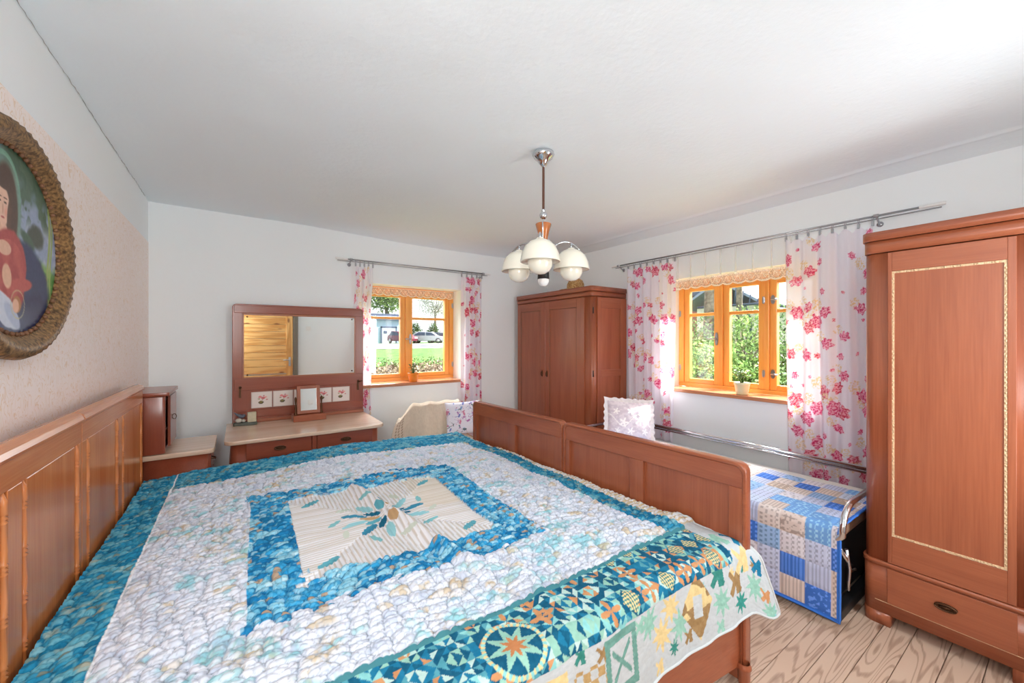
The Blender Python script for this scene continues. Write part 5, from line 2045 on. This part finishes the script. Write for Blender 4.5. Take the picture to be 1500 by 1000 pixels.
tree('leafy_tree', (17.0, 55.5, .85), 10.5, .25, (3.4, 2.2, 4.0), 9000, .34, 3, 'leafy green tree behind the pale blue garage', M['leaf_light'])
tree('blossoming_tree', (24.3, 55.5, .85), 8.5, .18, (3.6, 2.5, 2.9), 7000, .20, 5, 'thin blossoming tree behind the parked silver car', M['blossom'])
tree('old_tree', (7.55, 4.17, .45), 5.5, .11, (.85, .85, 1.3), 1600, .10, 8, 'old tree with a thick bare trunk outside the left pane of the daybed window', M['leaf_light'], lean=.15)
tree('young_tree', (10.2, 4.87, .45), 5.6, .07, (.7, .7, 1.0), 900, .09, 9, 'slim-trunked tree outside the middle pane of the daybed window', M['leaf_light'])
for k, (hx, lb) in enumerate(((18.9, 'dark bush behind the silver car, nearer the garage'), (21.4, 'dark bush directly behind the silver car'), (23.9, 'dark bush behind the silver car, farther from the garage'))):
    shrub((hx, 49.5, .85), (.90, .8, 1.35), 1800, 70 + k, lb, M['leaf_dark'], size=.2, name='roadside_bush', group='bushes beyond the parking place')
# leaf litter and stones of the bank just outside the far window
leaves('leaf_litter', M['litter'], None, (3.0, 7.2, .64), (3.6, 1.3, .20), 12000, .08, 91, hollow=0)
tag(bpy.data.objects['leaf_litter'], 'dry leaf litter and weeds on the bank outside the far window', 'leaf litter', kind='stuff')
leaves('weeds', M['leaf_light'], None, (3.4, 9.9, .60), (3.6, .9, .22), 4500, .07, 92, hollow=0)
tag(bpy.data.objects['weeds'], 'small green weeds among the leaf litter outside the far window', 'weeds', kind='stuff')

# garage
ga = empty('garage', (12.5, 48, .8), label='pale blue garage with a white door and a dark low roof, beyond the lawn', cat='garage')
gb = .80
M['garage'] = plain('pale_blue_render', (150, 176, 192), .8)
M['door_white'] = plain('garage_door_paint', (176, 188, 192), .6)
M['roof_dark'] = plain('dark_blue_roof', (60, 74, 98), .6)
B().box(9.0, 15.9, 46.0, 51.0, gb, 3.55).build('wall', M['garage'], ga)
B().prism([(8.7, 3.55), (16.2, 3.55), (15.6, 4.25), (9.3, 4.25)], 45.6, 51.4, 'y').build('roof', M['roof_dark'], ga)
gd = B().box(13.55, 15.15, 45.93, 46.02, gb, 2.65).build('door', M['door_white'], ga)
for gx0 in (13.75, 14.60):
    B().box(gx0, gx0 + .38, 45.90, 45.94, 2.0, 2.3).build('pane', M['roof_dark'], gd)
B().box(13.42, 13.55, 45.9, 46.02, gb, 2.8).box(15.15, 15.28, 45.9, 46.02, gb, 2.8).box(13.42, 15.28, 45.9, 46.02, 2.65, 2.8).build_each('door_frame', M['roof_dark'], ga)


def car(loc, rz, paint, label, name='car'):
    o = empty(name, loc, rz, label=label, cat='car', group='cars parked beyond the lawn')
    prof = [(-2.0, .28), (2.0, .28), (2.05, .55), (1.95, .78), (1.15, .88), (.55, 1.30), (-.95, 1.36), (-1.65, .98), (-2.02, .88), (-2.08, .5)]
    B().prism(prof, -.80, .80, 'y').build('body', paint, o, bevel=.06, world=False, seg=3)
    g = B().prism([(1.00, .90), (.50, 1.24), (-.10, 1.28), (-.10, .90)], -.815, .815, 'y')
    g.prism([(-.20, .90), (-.20, 1.28), (-.90, 1.29), (-1.45, .97), (-1.40, .90)], -.815, .815, 'y')
    gl_ = g.build('side_window', M['roof_dark'], o, world=False)
    B().add([(1.10, -.66, .90), (1.10, .66, .90), (.58, .60, 1.27), (.58, -.60, 1.27)], [(0, 1, 2, 3)]).build('windscreen', M['roof_dark'], o, world=False)
    for wx_ in (-1.25, 1.28):
        for sy_ in (-.80, .80):
            w = B().lathe([(.001, -.09), (.24, -.09), (.31, -.06), (.31, .06), (.24, .09), (.001, .09)], 20, (wx_, sy_, .31), Matrix.Rotation(PI / 2, 3, 'X'))
            wo_ = w.build('wheel', M['black'], o, world=False)
            B().lathe([(.001, -.1), (.18, -.1), (.18, .1), (.001, .1)], 12, (wx_, sy_, .31), Matrix.Rotation(PI / 2, 3, 'X')).build('hubcap', M['steel'], wo_, world=False)
    for sy_ in (-.6, .6):
        B().box(1.97, 2.06, sy_ - .16, sy_ + .16, .58, .72).build('headlamp', M['white_plastic'], o, world=False)
    return o


car((18.0, 43.2, .85), -.55, plain('silver_car_paint', (168, 172, 178), .3, .3), 'silver car parked facing the lawn, seen through the far window')
car((20.9, 46.0, .85), -.55, plain('grey_car_paint', (96, 100, 110), .3, .3), 'dark grey car parked behind the silver car')
car((14.75, 42.6, .85), -1.45, plain('maroon_car_paint', (110, 44, 60), .3, .3), 'maroon car parked at the end of the garage')

# houses beyond the shrubs
M['siding'] = stuff_mat('red_siding', (150, 92, 84), (166, 106, 96), 1.2)
h1 = empty('house', (17, 10, .4), label='reddish board-clad house seen through the left top pane of the daybed window', cat='house')
B().box(14.2, 19, 8.05, 13, .3, 2.95).build('wall', M['siding'], h1)
for k in range(12):
    B().box(14.17, 14.2, 8.05, 13, .4 + k * .21, .4 + k * .21 + .19).build('board', M['siding'], h1)
B().prism([(13.7, 2.90), (16.6, 3.0), (19.5, 2.90), (19.5, 3.02), (16.6, 3.22), (13.7, 3.04)], 7.75, 13.4, 'y').build('roof', M['roof_dark'], h1)
h2 = empty('house', (14, 6, .4), label='pale grey-roofed house seen through the middle top pane above the daybed', cat='house')
B().box(12.3, 17, 5.45, 7.2, .3, 2.30).build('wall', plain('pale_render', (206, 200, 188), .9), h2)
rf = B().prism([(5.05, 2.26), (5.05, 2.34), (6.3, 3.12), (7.6, 2.34), (7.6, 2.26), (6.3, 3.04)], 11.9, 17.2, 'x')
rfo = rf.build('roof', plain('grey_metal_roof', (120, 134, 156), .5), h2)
for k in range(6):
    yy = 5.15 + k * .20
    B().tube([(11.86, yy, 2.38 + (yy - 5.05) * .63), (11.86, yy + .05, 2.30)], .02, 5).build('rafter', M['roof_dark'], rfo)
B().tube([(11.80, 5.0, 2.28), (17.2, 5.0, 2.28)], .05, 8).tube([(11.82, 5.0, 2.30), (11.82, 6.9, 2.30)], .03, 6).tube([(11.86, 5.5, 2.26), (11.95, 5.5, 2.1), (12.28, 5.55, 1.9), (12.28, 5.55, .5)], .035, 6).build('gutter', M['roof_dark'], h2)
